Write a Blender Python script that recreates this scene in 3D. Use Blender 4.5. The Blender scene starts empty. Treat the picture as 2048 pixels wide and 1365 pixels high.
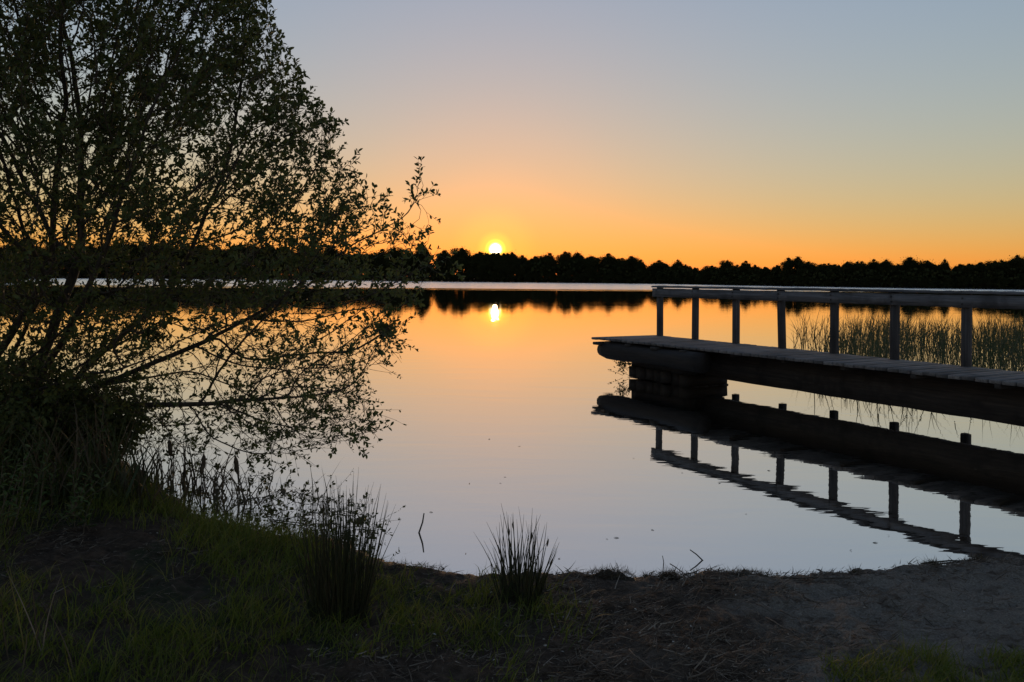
import bpy, math, random
import numpy as np
from mathutils import Vector, Matrix

random.seed(7)
rng = np.random.default_rng(7)
SC = bpy.context.scene
COL = SC.collection
R = math.radians

# ------------------------------------------------------------------ camera
H = 1.75                                # eye height over the water
FPX = 1607.0                            # focal length in pixels of the 2048 px wide photograph
ROLL = 0.00785
CX, CY = 1024.0, 559.0                  # principal point (the photograph is a crop)
cam_data = bpy.data.cameras.new('camera')
cam = bpy.data.objects.new('camera', cam_data)
COL.objects.link(cam)
cam.location = (0, 0, H)
cam.rotation_euler = (math.pi / 2, -ROLL, 0)
cam_data.lens = 36.0 * FPX / 2048.0
cam_data.shift_y = -(682.5 - CY) / 2048.0
cam_data.clip_start = 0.05
cam_data.clip_end = 20000
SC.camera = cam

# ------------------------------------------------------------------ sky, sun, exposure
SUN_EL, SUN_AZ = R(2.12), R(-1.2)
sun_dir = Vector((math.sin(SUN_AZ) * math.cos(SUN_EL), math.cos(SUN_AZ) * math.cos(SUN_EL), math.sin(SUN_EL)))
world = bpy.data.worlds.new('World')
SC.world = world
world.use_nodes = True
wn = world.node_tree
for n in list(wn.nodes):
    wn.nodes.remove(n)


def wnode(t, **kw):
    n = wn.nodes.new(t)
    for k, v in kw.items():
        setattr(n, k, v)
    return n


wout = wnode('ShaderNodeOutputWorld')
wbg = wnode('ShaderNodeBackground')
wbg.inputs['Strength'].default_value = 0.15
sky = wnode('ShaderNodeTexSky', sky_type='NISHITA', sun_disc=False)
sky.sun_elevation, sky.sun_rotation = SUN_EL, SUN_AZ
sky.air_density, sky.dust_density, sky.ozone_density = 1.4, 0.3, 2.5
# soft shoulder, as the photograph's exposure has it, over the whole sky alike
bw = wnode('ShaderNodeRGBToBW')
wn.links.new(sky.outputs[0], bw.inputs[0])
mad = wnode('ShaderNodeMath', operation='MULTIPLY_ADD')
mad.inputs[1].default_value, mad.inputs[2].default_value = 0.22, 0.30
wn.links.new(bw.outputs[0], mad.inputs[0])
dv = wnode('ShaderNodeMath', operation='DIVIDE')
dv.inputs[0].default_value = 1.333
wn.links.new(mad.outputs[0], dv.inputs[1])
sm = wnode('ShaderNodeVectorMath', operation='SCALE')
wn.links.new(sky.outputs[0], sm.inputs[0])
wn.links.new(dv.outputs[0], sm.inputs['Scale'])
hs = wnode('ShaderNodeVectorMath', operation='MULTIPLY')
hs.inputs[1].default_value = (1.0, 0.918, 0.975)
gy_ = wnode('ShaderNodeRGBToBW')
wn.links.new(sm.outputs[0], gy_.inputs[0])
mxg = wnode('ShaderNodeMix', data_type='RGBA')
mxg.inputs[0].default_value = 0.115
wn.links.new(sm.outputs[0], mxg.inputs[6])
wn.links.new(gy_.outputs[0], mxg.inputs[7])
wn.links.new(mxg.outputs[2], hs.inputs[0])
# the sun's own disc and the narrow bright aureole round it
tc = wnode('ShaderNodeTexCoord')
dt = wnode('ShaderNodeVectorMath', operation='DOT_PRODUCT')
wn.links.new(tc.outputs['Generated'], dt.inputs[0])
dt.inputs[1].default_value = sun_dir
ac = wnode('ShaderNodeMath', operation='ARCCOSINE')
wn.links.new(dt.outputs['Value'], ac.inputs[0])
rp = wnode('ShaderNodeValToRGB')
mp = wnode('ShaderNodeMapRange')
mp.inputs['From Min'].default_value, mp.inputs['From Max'].default_value = 0.0, R(12.0)
wn.links.new(ac.outputs[0], mp.inputs['Value'])
wn.links.new(mp.outputs[0], rp.inputs['Fac'])
cr = rp.color_ramp
cr.interpolation = 'EASE'
cr.elements[0].position, cr.elements[0].color = 0.028, (1, 0.85, 0.5, 1)
cr.elements[1].position, cr.elements[1].color = 1.0, (0, 0, 0, 1)
for p_, c_ in ((0.034, (0.30, 0.22, 0.06, 1)), (0.046, (0.14, 0.075, 0.003, 1)), (0.07, (0.065, 0.026, 0.0, 1)), (0.12, (0.03, 0.009, 0.0, 1)), (0.3, (0.010, 0.0016, 0.0, 1)), (0.6, (0.0025, 0.0003, 0.0, 1))):
    e_ = cr.elements.new(p_)
    e_.color = c_
au = wnode('ShaderNodeVectorMath', operation='SCALE')
au.inputs['Scale'].default_value = 60.0
wn.links.new(rp.outputs[0], au.inputs[0])
ad = wnode('ShaderNodeVectorMath', operation='ADD')
wn.links.new(hs.outputs[0], ad.inputs[0])
wn.links.new(au.outputs[0], ad.inputs[1])
wn.links.new(ad.outputs[0], wbg.inputs['Color'])
wn.links.new(wbg.outputs[0], wout.inputs['Surface'])

sun_data = bpy.data.lights.new('sun', 'SUN')
sun_data.energy = 0.6
sun_data.angle = R(0.53)
sun_data.color = (1.0, 0.58, 0.26)
sun = bpy.data.objects.new('sun', sun_data)
COL.objects.link(sun)
sun.rotation_euler = (-sun_dir).to_track_quat('-Z', 'Y').to_euler()

SC.view_settings.view_transform = 'Standard'
SC.view_settings.look = 'None'
SC.view_settings.exposure = 0.0
SC.view_settings.gamma = 1.0
SC.cycles.max_bounces = 6
SC.cycles.diffuse_bounces = 3
SC.cycles.glossy_bounces = 4
SC.cycles.transmission_bounces = 3
SC.cycles.transparent_max_bounces = 4


# ------------------------------------------------------------------ pixel -> place
def ray(x, y):
    a, b = x - CX, y - CY
    return (a + ROLL * b) / FPX, -(b - ROLL * a) / FPX


def at_depth(x, y, d):
    u, v = ray(x, y)
    return np.array((u * d, d, H + v * d))


def on_level(x, y, z=0.0):
    u, v = ray(x, y)
    d = (z - H) / v
    return np.array((u * d, d, z))


def to_px(P):
    P = np.asarray(P, float)
    u, v = P[..., 0] / P[..., 1], -(P[..., 2] - H) / P[..., 1]
    a, b = u * FPX, v * FPX
    return CX + a - ROLL * b, CY + b + ROLL * a


# ------------------------------------------------------------------ mesh helpers
def mesh_np(name, V, F, smooth=False):
    """V (n,3); F list of (k,m) index arrays, all polygons of one array having m corners."""
    me = bpy.data.meshes.new(name)
    V = np.asarray(V, np.float32)
    F = [np.asarray(f, np.int32) for f in (F if isinstance(F, list) else [F]) if len(f)]
    loops = np.concatenate([f.ravel() for f in F])
    tot = np.concatenate([np.full(len(f), f.shape[1], np.int32) for f in F])
    start = np.concatenate(([0], np.cumsum(tot)[:-1])).astype(np.int32)
    me.vertices.add(len(V))
    me.vertices.foreach_set('co', V.ravel())
    me.loops.add(len(loops))
    me.loops.foreach_set('vertex_index', loops)
    me.polygons.add(len(tot))
    me.polygons.foreach_set('loop_start', start)
    if smooth:
        me.polygons.foreach_set('use_smooth', np.ones(len(tot), bool))
    me.update(calc_edges=True)
    me.validate()
    return me


class MB:
    def __init__(self):
        self.V, self.Q, self.T, self.n = [], [], [], 0

    def add(self, V, quads=None, tris=None):
        V = np.asarray(V, float).reshape(-1, 3)
        if quads is not None and len(quads):
            self.Q.append(np.asarray(quads) + self.n)
        if tris is not None and len(tris):
            self.T.append(np.asarray(tris) + self.n)
        self.V.append(V)
        self.n += len(V)

    def tube(self, pts, radii, sides=6, cap=True, squash=1.0):
        pts = np.asarray(pts, float)
        m = len(pts)
        rad = np.broadcast_to(np.asarray(radii, float), (m,))
        tan = np.gradient(pts, axis=0)
        tan /= np.linalg.norm(tan, axis=1)[:, None] + 1e-9
        ref = np.array((0.0, 0, 1)) if abs(tan[0][2]) < 0.9 else np.array((1.0, 0, 0))
        a = np.cross(tan, ref)
        a /= np.linalg.norm(a, axis=1)[:, None] + 1e-9
        b = np.cross(tan, a)
        th = np.arange(sides) * 2 * math.pi / sides
        ring = pts[:, None, :] + rad[:, None, None] * (np.cos(th)[None, :, None] * a[:, None, :] + squash * np.sin(th)[None, :, None] * b[:, None, :])
        V = ring.reshape(-1, 3)
        i = np.arange(m - 1)[:, None] * sides
        j = np.arange(sides)[None, :]
        j2 = (j + 1) % sides
        q = np.stack((i + j, i + j2, i + sides + j2, i + sides + j), -1).reshape(-1, 4)
        t = []
        if cap:
            V = np.concatenate((V, pts[:1], pts[-1:]))
            c0, c1 = m * sides, m * sides + 1
            for k in range(sides):
                k2 = (k + 1) % sides
                t.append((c0, k2, k))
                t.append((c1, (m - 1) * sides + k, (m - 1) * sides + k2))
        self.add(V, q, t if t else None)

    def box(self, c, size, rot=None, taper=0.0):
        s = np.array(size) / 2
        V = np.array([(x, y, z) for z in (-1, 1) for y in (-1, 1) for x in (-1, 1)], float) * s
        if rot is not None:
            V = V @ np.asarray(rot).T
        V = V + np.asarray(c)
        self.add(V, [(0, 2, 3, 1), (4, 5, 7, 6), (0, 1, 5, 4), (2, 6, 7, 3), (0, 4, 6, 2), (1, 3, 7, 5)])

    def mesh(self, name, smooth=False):
        F = []
        if self.Q:
            F.append(np.concatenate(self.Q))
        if self.T:
            F.append(np.concatenate(self.T))
        return mesh_np(name, np.concatenate(self.V), F, smooth)


def obj(name, me, mat=None, parent=None, loc=None, kind=None):
    o = bpy.data.objects.new(name, me)
    COL.objects.link(o)
    if mat is not None and me is not None and not me.materials:
        me.materials.append(mat)
    if parent is not None:
        o.parent = parent
    if loc is not None:
        o.location = loc
    if kind:
        o['kind'] = kind
    return o


def tag(o, label, cat, group=None):
    o['label'] = label
    o['category'] = cat
    if group:
        o['group'] = group
    return o


def thing(name, label, cat, loc=(0, 0, 0), group=None):
    o = bpy.data.objects.new(name, None)
    COL.objects.link(o)
    o.empty_display_size = 0.2
    o.location = loc
    return tag(o, label, cat, group)


def bevel(me, w, seg=1):
    import bmesh
    bm = bmesh.new()
    bm.from_mesh(me)
    bmesh.ops.bevel(bm, geom=list(bm.edges), offset=w, segments=seg, affect='EDGES', profile=0.6)
    bm.to_mesh(me)
    bm.free()
    return me


# value noise on numpy arrays, for terrain
_perm = rng.permutation(512)
_val = rng.random(512)


def vnoise(x, y):
    xi, yi = np.floor(x).astype(int), np.floor(y).astype(int)
    fx, fy = x - xi, y - yi
    fx, fy = fx * fx * (3 - 2 * fx), fy * fy * (3 - 2 * fy)

    def h(a, b):
        return _val[_perm[(a + _perm[b % 512]) % 512]]
    return (h(xi, yi) * (1 - fx) + h(xi + 1, yi) * fx) * (1 - fy) + (h(xi, yi + 1) * (1 - fx) + h(xi + 1, yi + 1) * fx) * fy


def fbm(x, y, oct=4):
    s, a, t = 0, 1.0, 0
    for k in range(oct):
        s = s + a * vnoise(x * 2 ** k + 17 * k, y * 2 ** k - 9 * k)
        t += a
        a *= 0.5
    return s / t


# ------------------------------------------------------------------ materials
def mat(name):
    m = bpy.data.materials.new(name)
    m.use_nodes = True
    nt = m.node_tree
    for n in list(nt.nodes):
        nt.nodes.remove(n)
    out = nt.nodes.new('ShaderNodeOutputMaterial')
    return m, nt, out


def N(nt, t, **kw):
    n = nt.nodes.new(t)
    for k, v in kw.items():
        if k in n.inputs.keys() if hasattr(n.inputs, 'keys') else False:
            n.inputs[k].default_value = v
        else:
            setattr(n, k, v)
    return n


def ramp(nt, fac, stops):
    r = nt.nodes.new('ShaderNodeValToRGB')
    e = r.color_ramp.elements
    e[0].position, e[0].color = stops[0][0], (*stops[0][1], 1)
    e[1].position, e[1].color = stops[-1][0], (*stops[-1][1], 1)
    for p, c in stops[1:-1]:
        x = e.new(p)
        x.color = (*c, 1)
    nt.links.new(fac, r.inputs['Fac'])
    return r.outputs['Color']


def noise(nt, vec, scale, detail=4, rough=0.55, dist=0.0):
    n = nt.nodes.new('ShaderNodeTexNoise')
    n.inputs['Scale'].default_value = scale
    n.inputs['Detail'].default_value = detail
    n.inputs['Roughness'].default_value = rough
    n.inputs['Distortion'].default_value = dist
    nt.links.new(vec, n.inputs['Vector'])
    return n.outputs['Fac']


def mapping(nt, vec, scale=(1, 1, 1), rot=(0, 0, 0)):
    m = nt.nodes.new('ShaderNodeMapping')
    m.inputs['Scale'].default_value = scale
    m.inputs['Rotation'].default_value = rot
    nt.links.new(vec, m.inputs['Vector'])
    return m.outputs['Vector']


def mathn(nt, op, a, b=None, c=None):
    n = nt.nodes.new('ShaderNodeMath')
    n.operation = op
    for i, v in enumerate((a, b, c)):
        if v is None:
            continue
        if isinstance(v, (int, float)):
            n.inputs[i].default_value = v
        else:
            nt.links.new(v, n.inputs[i])
    return n.outputs[0]


def mixc(nt, fac, a, b, blend='MIX'):
    n = nt.nodes.new('ShaderNodeMix')
    n.data_type = 'RGBA'
    n.blend_type = blend
    for s, v in ((n.inputs[0], fac), (n.inputs[6], a), (n.inputs[7], b)):
        if isinstance(v, (int, float)):
            s.default_value = v
        elif isinstance(v, tuple):
            s.default_value = (*v, 1)
        else:
            nt.links.new(v, s)
    return n.outputs[2]


def smooth(nt, v, lo, hi):
    n = nt.nodes.new('ShaderNodeMapRange')
    n.interpolation_type = 'SMOOTHSTEP'
    n.inputs['From Min'].default_value = lo
    n.inputs['From Max'].default_value = hi
    nt.links.new(v, n.inputs['Value'])
    return n.outputs[0]


def bump(nt, h, dist, strength=1.0, normal=None):
    n = nt.nodes.new('ShaderNodeBump')
    n.inputs['Distance'].default_value = dist
    n.inputs['Strength'].default_value = strength
    nt.links.new(h, n.inputs['Height'])
    if normal is not None:
        nt.links.new(normal, n.inputs['Normal'])
    return n.outputs['Normal']


def principled(nt, out, col, rough=0.8, normal=None, spec=0.3):
    p = nt.nodes.new('ShaderNodeBsdfPrincipled')
    if isinstance(col, tuple):
        p.inputs['Base Color'].default_value = (*col, 1)
    else:
        nt.links.new(col, p.inputs['Base Color'])
    if isinstance(rough, (int, float)):
        p.inputs['Roughness'].default_value = rough
    else:
        nt.links.new(rough, p.inputs['Roughness'])
    p.inputs['Specular IOR Level'].default_value = spec
    if normal is not None:
        nt.links.new(normal, p.inputs['Normal'])
    nt.links.new(p.outputs[0], out.inputs['Surface'])
    return p


def leafy(name, cols, trans=0.35, rough=0.55, spec=0.25):
    m, nt, out = mat(name)
    g = nt.nodes.new('ShaderNodeNewGeometry')
    oi = nt.nodes.new('ShaderNodeObjectInfo')
    f = mathn(nt, 'FRACT', mathn(nt, 'ADD', g.outputs['Random Per Island'], oi.outputs['Random']))
    c = ramp(nt, f, [(i / (len(cols) - 1), k) for i, k in enumerate(cols)])
    p = nt.nodes.new('ShaderNodeBsdfPrincipled')
    nt.links.new(c, p.inputs['Base Color'])
    p.inputs['Roughness'].default_value = rough
    p.inputs['Specular IOR Level'].default_value = spec
    t = nt.nodes.new('ShaderNodeBsdfTranslucent')
    nt.links.new(c, t.inputs['Color'])
    mx = nt.nodes.new('ShaderNodeMixShader')
    mx.inputs[0].default_value = trans
    nt.links.new(p.outputs[0], mx.inputs[1])
    nt.links.new(t.outputs[0], mx.inputs[2])
    nt.links.new(mx.outputs[0], out.inputs['Surface'])
    return m


M = {}
M['willow_leaf'] = leafy('willow_leaf', [(0.055, 0.075, 0.022), (0.085, 0.105, 0.03), (0.11, 0.125, 0.035), (0.07, 0.09, 0.03)], 0.4)
M['grass'] = leafy('grass', [(0.07, 0.10, 0.015), (0.12, 0.155, 0.022), (0.185, 0.195, 0.032), (0.11, 0.135, 0.02), (0.23, 0.2, 0.07)], 0.45)
M['rush'] = leafy('rush', [(0.030, 0.038, 0.016), (0.045, 0.050, 0.022), (0.06, 0.052, 0.03)], 0.1)
M['reed'] = leafy('reed', [(0.035, 0.05, 0.016), (0.055, 0.068, 0.022), (0.07, 0.062, 0.03)], 0.18)
M['dry_reed'] = leafy('dry_reed', [(0.07, 0.05, 0.028), (0.11, 0.08, 0.045), (0.05, 0.045, 0.025)], 0.2)
M['herb'] = leafy('herb', [(0.06, 0.10, 0.025), (0.09, 0.13, 0.035), (0.12, 0.13, 0.05)], 0.35)
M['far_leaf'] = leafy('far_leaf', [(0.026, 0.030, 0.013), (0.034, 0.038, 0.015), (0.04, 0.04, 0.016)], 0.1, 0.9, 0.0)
M['straw'] = leafy('straw', [(0.08, 0.055, 0.036), (0.14, 0.10, 0.066), (0.04, 0.028, 0.018), (0.10, 0.072, 0.047), (0.26, 0.21, 0.155)], 0.1, 0.8)


def mk_bark(name, c0, c1, sc=30):
    m, nt, out = mat(name)
    t = nt.nodes.new('ShaderNodeTexCoord')
    v = mapping(nt, t.outputs['Object'], (1, 1, 0.35))
    n = noise(nt, v, sc, 5, 0.65)
    principled(nt, out, ramp(nt, n, [(0.3, c0), (0.7, c1)]), 0.85, bump(nt, n, 0.006))
    return m


M['bark'] = mk_bark('bark', (0.028, 0.022, 0.016), (0.085, 0.07, 0.05))
M['twig'] = mk_bark('twig', (0.05, 0.036, 0.024), (0.14, 0.105, 0.07), 60)
M['dead_stick'] = mk_bark('dead_stick', (0.06, 0.048, 0.036), (0.16, 0.13, 0.10), 60)
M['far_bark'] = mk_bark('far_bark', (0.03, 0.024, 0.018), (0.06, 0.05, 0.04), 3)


def mk_wood(name, c0, c1, c2, along='x', spec=0.25, rough=0.75):
    """weathered timber: grain stretched along the board, cracks, blotches, a tone of its own for each board"""
    m, nt, out = mat(name)
    t = nt.nodes.new('ShaderNodeTexCoord')
    oi = nt.nodes.new('ShaderNodeObjectInfo')
    sh = nt.nodes.new('ShaderNodeVectorMath')
    sh.operation = 'ADD'
    nt.links.new(t.outputs['Object'], sh.inputs[0])
    cb = nt.nodes.new('ShaderNodeCombineXYZ')
    r50 = mathn(nt, 'MULTIPLY', oi.outputs['Random'], 50.0)
    for i in range(3):
        nt.links.new(r50, cb.inputs[i])
    nt.links.new(cb.outputs[0], sh.inputs[1])
    sc = {'x': (1.2, 26, 26), 'y': (26, 1.2, 26), 'z': (26, 26, 1.2)}[along]
    g = noise(nt, mapping(nt, sh.outputs[0], sc), 1.6, 6, 0.6, 0.6)
    bl = noise(nt, sh.outputs[0], 3.0, 4, 0.6)
    c = ramp(nt, g, [(0.28, c0), (0.5, c1), (0.72, c2)])
    c = mixc(nt, smooth(nt, bl, 0.45, 0.72), c, c0)
    tone = mathn(nt, 'MULTIPLY_ADD', oi.outputs['Random'], 0.5, 0.72)
    c = mixc(nt, 1.0, c, tone, 'MULTIPLY')
    nrm = bump(nt, g, 0.004)
    principled(nt, out, c, rough, nrm, spec)
    return m


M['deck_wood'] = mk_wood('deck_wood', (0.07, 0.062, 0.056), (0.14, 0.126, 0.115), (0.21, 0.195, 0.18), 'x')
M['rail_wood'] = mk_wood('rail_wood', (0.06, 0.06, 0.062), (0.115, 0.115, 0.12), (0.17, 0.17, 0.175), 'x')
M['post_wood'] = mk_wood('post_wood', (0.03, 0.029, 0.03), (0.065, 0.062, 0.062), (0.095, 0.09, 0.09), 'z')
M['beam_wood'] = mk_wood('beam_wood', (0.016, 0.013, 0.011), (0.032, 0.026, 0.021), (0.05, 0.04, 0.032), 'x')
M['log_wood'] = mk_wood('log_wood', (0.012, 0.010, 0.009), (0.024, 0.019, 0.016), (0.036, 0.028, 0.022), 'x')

# ------------------------------------------------------------------ lake outline (world metres, counter-clockwise)
near_shore = [(14, 1.5), (9.5, 3.2), (6.5, 4.7), (4.2, 5.02)] + [tuple(on_level(x, y)[:2]) for x, y in (
    (2048, 1122), (1850, 1138), (1700, 1152), (1540, 1158), (1400, 1150), (1270, 1156), (1150, 1154), (1040, 1160), (930, 1156), (820, 1140), (740, 1120),
    (660, 1088), (560, 1072), (470, 1056), (390, 1028), (330, 996), (285, 960), (250, 920))] + [(-4.6, 8.3), (-6.3, 9.2), (-9, 11), (-14, 16), (-30, 40), (-75, 110), (-160, 260), (-260, 430), (-330, 560)]
far_shore = [(-250, 640), (-150, 590), (-80, 540), (-43, 500), (0, 480), (50, 445), (75, 420), (85, 380), (92, 320), (108, 270), (125, 240), (150, 222), (185, 190), (190, 130), (150, 75), (95, 40), (50, 20), (25, 9)]
lake = np.array(near_shore + far_shore, float)


def lake_sd(x, y):
    """signed distance to the lake's edge: + on land, - in the water"""
    x, y = np.asarray(x, float), np.asarray(y, float)
    d2 = np.full(x.shape, 1e12)
    inside = np.zeros(x.shape, bool)
    n = len(lake)
    for i in range(n):
        ax, ay = lake[i]
        bx, by = lake[(i + 1) % n]
        ex, ey = bx - ax, by - ay
        t = np.clip(((x - ax) * ex + (y - ay) * ey) / (ex * ex + ey * ey), 0, 1)
        d2 = np.minimum(d2, (x - ax - t * ex) ** 2 + (y - ay - t * ey) ** 2)
        c = (ay > y) != (by > y)
        xi = ax + (y - ay) * ex / (ey if ey != 0 else 1e-9)
        inside ^= c & (x < xi)
    d = np.sqrt(d2)
    return np.where(inside, -d, d)


def ground_z(x, y):
    x, y = np.asarray(x, float), np.asarray(y, float)
    s = lake_sd(x, y)
    r = np.hypot(x, y)
    near = np.clip((60 - r) / 40, 0, 1)
    land = 0.03 + 0.13 * (1 - np.exp(-np.maximum(s, 0) / 1.3)) + 0.5 * np.clip((s - 8) / 30, 0, 1) + 4.0 * np.clip((s - 60) / 400, 0, 1)
    left = np.clip((-x - 1.2) / 1.8, 0, 1) * np.clip(s / 0.5, 0, 1)
    land = land + 0.14 * left * near
    bed = -0.9 * (1 - np.exp(np.minimum(s, 0) / 2.2)) - 0.02
    z = np.where(s > 0, land, bed)
    w = np.clip((s + 0.12) / 0.22, 0, 1)
    z = np.where(np.abs(s) < 0.14, -0.03 + 0.068 * w + 0.003, z)
    rel = near * (0.050 * (fbm(x * 2.3, y * 2.3, 3) - 0.5) + 0.062 * (fbm(x * 8.5 + 5, y * 8.5, 3) - 0.5) + 0.034 * (fbm(x * 26, y * 26, 2) - 0.5))
    return z + rel * np.where(s > -0.3, 1, 0.3)


# ------------------------------------------------------------------ ground (one sheet to the horizon)
ang = np.concatenate((np.linspace(-180, -46, 60, endpoint=False), np.linspace(-46, 46, 380, endpoint=False), np.linspace(46, 180, 60, endpoint=False)))
rad = np.concatenate(([0.05, 0.5, 1.0, 1.5, 2.0, 2.3], np.arange(2.5, 7.2, 0.03), 7.2 * (6000 / 7.2) ** (np.linspace(0, 1, 90))))
A, RR = np.meshgrid(np.radians(ang), rad, indexing='ij')
GX, GY = np.sin(A) * RR, np.cos(A) * RR
GZ = ground_z(GX, GY)
na, nr = GX.shape
idx = np.arange(na * nr).reshape(na, nr)
i2 = np.roll(idx, -1, axis=0)
F = np.stack((idx[:, :-1], i2[:, :-1], i2[:, 1:], idx[:, 1:]), -1).reshape(-1, 4)[:, ::-1]
V = np.stack((GX, GY, GZ), -1).reshape(-1, 3)
g_me = mesh_np('ground', V, [F], True)

m, nt, out = mat('shore_soil')
geo = nt.nodes.new('ShaderNodeNewGeometry')
pos = geo.outputs['Position']
sx = nt.nodes.new('ShaderNodeSeparateXYZ')
nt.links.new(pos, sx.inputs[0])
n1 = noise(nt, pos, 1.6, 5, 0.6)
n2 = noise(nt, pos, 14, 6, 0.65)
n3 = noise(nt, pos, 90, 4, 0.7)
n4 = noise(nt, mapping(nt, pos, (1, 2.2, 1)), 5, 5, 0.65, 0.8)
sand = ramp(nt, n3, [(0.25, (0.085, 0.068, 0.05)), (0.55, (0.22, 0.185, 0.145)), (0.8, (0.38, 0.335, 0.275))])
peat = ramp(nt, n2, [(0.25, (0.022, 0.014, 0.008)), (0.5, (0.065, 0.041, 0.025)), (0.75, (0.135, 0.09, 0.058))])
sandm = mathn(nt, 'ADD', sx.outputs['X'], mathn(nt, 'MULTIPLY', mathn(nt, 'SUBTRACT', n1, 0.5), 4.0))
c = mixc(nt, mathn(nt, 'MULTIPLY', smooth(nt, sandm, 0.5, 1.9), smooth(nt, n4, 0.30, 0.5)), peat, sand)
moss = mathn(nt, 'MULTIPLY', smooth(nt, n1, 0.52, 0.62), smooth(nt, sx.outputs['X'], 0.6, -0.6))
c = mixc(nt, mathn(nt, 'MULTIPLY', moss, 0.7), c, (0.03, 0.04, 0.014))
wet = smooth(nt, sx.outputs['Z'], 0.06, 0.0)
c = mixc(nt, mathn(nt, 'MULTIPLY', wet, 0.6), c, (0.02, 0.016, 0.012))
far = smooth(nt, sx.outputs['Y'], 20.0, 60.0)
c = mixc(nt, far, c, (0.035, 0.04, 0.02))
hgt = mathn(nt, 'ADD', mathn(nt, 'MULTIPLY', n2, 0.7), mathn(nt, 'MULTIPLY', n3, 0.3))
rough_ = mathn(nt, 'MULTIPLY_ADD', wet, -0.4, 0.9)
principled(nt, out, c, rough_, bump(nt, hgt, 0.07, 1.0), 0.25)
M['soil'] = m
obj('ground', g_me, m, kind='structure')

# ------------------------------------------------------------------ water
m, nt, out = mat('lake_water')
geo = nt.nodes.new('ShaderNodeNewGeometry')
pos = geo.outputs['Position']
sx = nt.nodes.new('ShaderNodeSeparateXYZ')
nt.links.new(pos, sx.inputs[0])
w1 = noise(nt, mapping(nt, pos, (0.55, 2.0, 1), (0, 0, R(6))), 1.1, 3, 0.5, 0.4)
w2 = noise(nt, mapping(nt, pos, (1.0, 3.2, 1), (0, 0, R(-9))), 3.2, 2, 0.5, 0.3)
hh = mathn(nt, 'ADD', w1, mathn(nt, 'MULTIPLY', w2, 0.10))
patch = noise(nt, mapping(nt, pos, (0.10, 0.22, 1)), 1.0, 3, 0.6, 0.6)
hh = mathn(nt, 'MULTIPLY', hh, mathn(nt, 'MULTIPLY_ADD', patch, 1.6, 0.25))
hh = mathn(nt, 'MULTIPLY', hh, mathn(nt, 'MULTIPLY_ADD', smooth(nt, sx.outputs['Y'], 12.0, 32.0), -0.12, 1.0))
calm = bump(nt, hh, 0.0019, 1.0)
# beyond about 150 m a breeze ruffles the surface
wedge = noise(nt, mapping(nt, pos, (0.012, 0.03, 1)), 1.0, 4, 0.6)
ruf = smooth(nt, mathn(nt, 'MULTIPLY_ADD', wedge, 90.0, sx.outputs['Y']), 172.0, 212.0)
w3 = noise(nt, mapping(nt, pos, (0.8, 1.6, 1)), 2.4, 3, 0.6)
nb = nt.nodes.new('ShaderNodeBump')
nb.inputs['Distance'].default_value = 0.16
nt.links.new(w3, nb.inputs['Height'])
nt.links.new(mathn(nt, 'MULTIPLY', ruf, 0.9), nb.inputs['Strength'])
nt.links.new(calm, nb.inputs['Normal'])
gl = nt.nodes.new('ShaderNodeBsdfGlossy')
gl.inputs['Color'].default_value = (1.0, 0.975, 0.945, 1)
nt.links.new(mathn(nt, 'MULTIPLY_ADD', ruf, 0.18, 0.010), gl.inputs['Roughness'])
nt.links.new(nb.outputs[0], gl.inputs['Normal'])
df = nt.nodes.new('ShaderNodeBsdfDiffuse')
df.inputs['Color'].default_value = (0.022, 0.02, 0.014, 1)
fr = nt.nodes.new('ShaderNodeFresnel')
fr.inputs['IOR'].default_value = 1.33
fac = mathn(nt, 'MULTIPLY_ADD', fr.outputs[0], 0.26, 0.74)
mx = nt.nodes.new('ShaderNodeMixShader')
nt.links.new(fac, mx.inputs[0])
nt.links.new(df.outputs[0], mx.inputs[1])
nt.links.new(gl.outputs[0], mx.inputs[2])
nt.links.new(mx.outputs[0], out.inputs['Surface'])
wv = np.array([(x, y, 0) for y in (-30, 20, 150, 700) for x in (-400, -60, 60, 260)], float)
wf = np.array([(r * 4 + k, r * 4 + k + 1, r * 4 + k + 5, r * 4 + k + 4) for r in range(3) for k in range(3)])
obj('lake_water', mesh_np('lake_water', wv, [wf]), m, kind='structure')

# ------------------------------------------------------------------ jetty
P1 = np.array((2.78, 15.25, 0.0))
P7 = np.array((5.67, 10.06, 0.0))
U = (P7 - P1) / np.linalg.norm(P7 - P1)           # along the jetty, towards the shore
W = np.array((U[1], -U[0], 0.0))                  # across, towards the near edge
if W[1] > 0:
    W = -W
DECK = 0.70
JETTY_END = 11.6


def jp(s, o, z):
    return P1 + U * s + W * o + np.array((0, 0, z))


jrot = np.stack((U, W, np.cross(U, W)), 1)         # columns: along, across, up/down
jz = math.atan2(U[1], U[0])
wz = math.atan2(W[1], W[0])
jetty = thing('wooden_jetty', 'weathered wooden jetty with a post and board railing reaching out over the calm lake', 'jetty', tuple(P1))


def jchild(name, me, material, world_loc, rz, rx=0.0, ry=0.0, parent=None):
    o = obj(name, me, material, parent or jetty)
    base = np.asarray(jetty.location) if parent is None else np.zeros(3)
    o.location = np.asarray(world_loc) - base
    o.rotation_euler = (rx, ry, rz)
    return o


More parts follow.
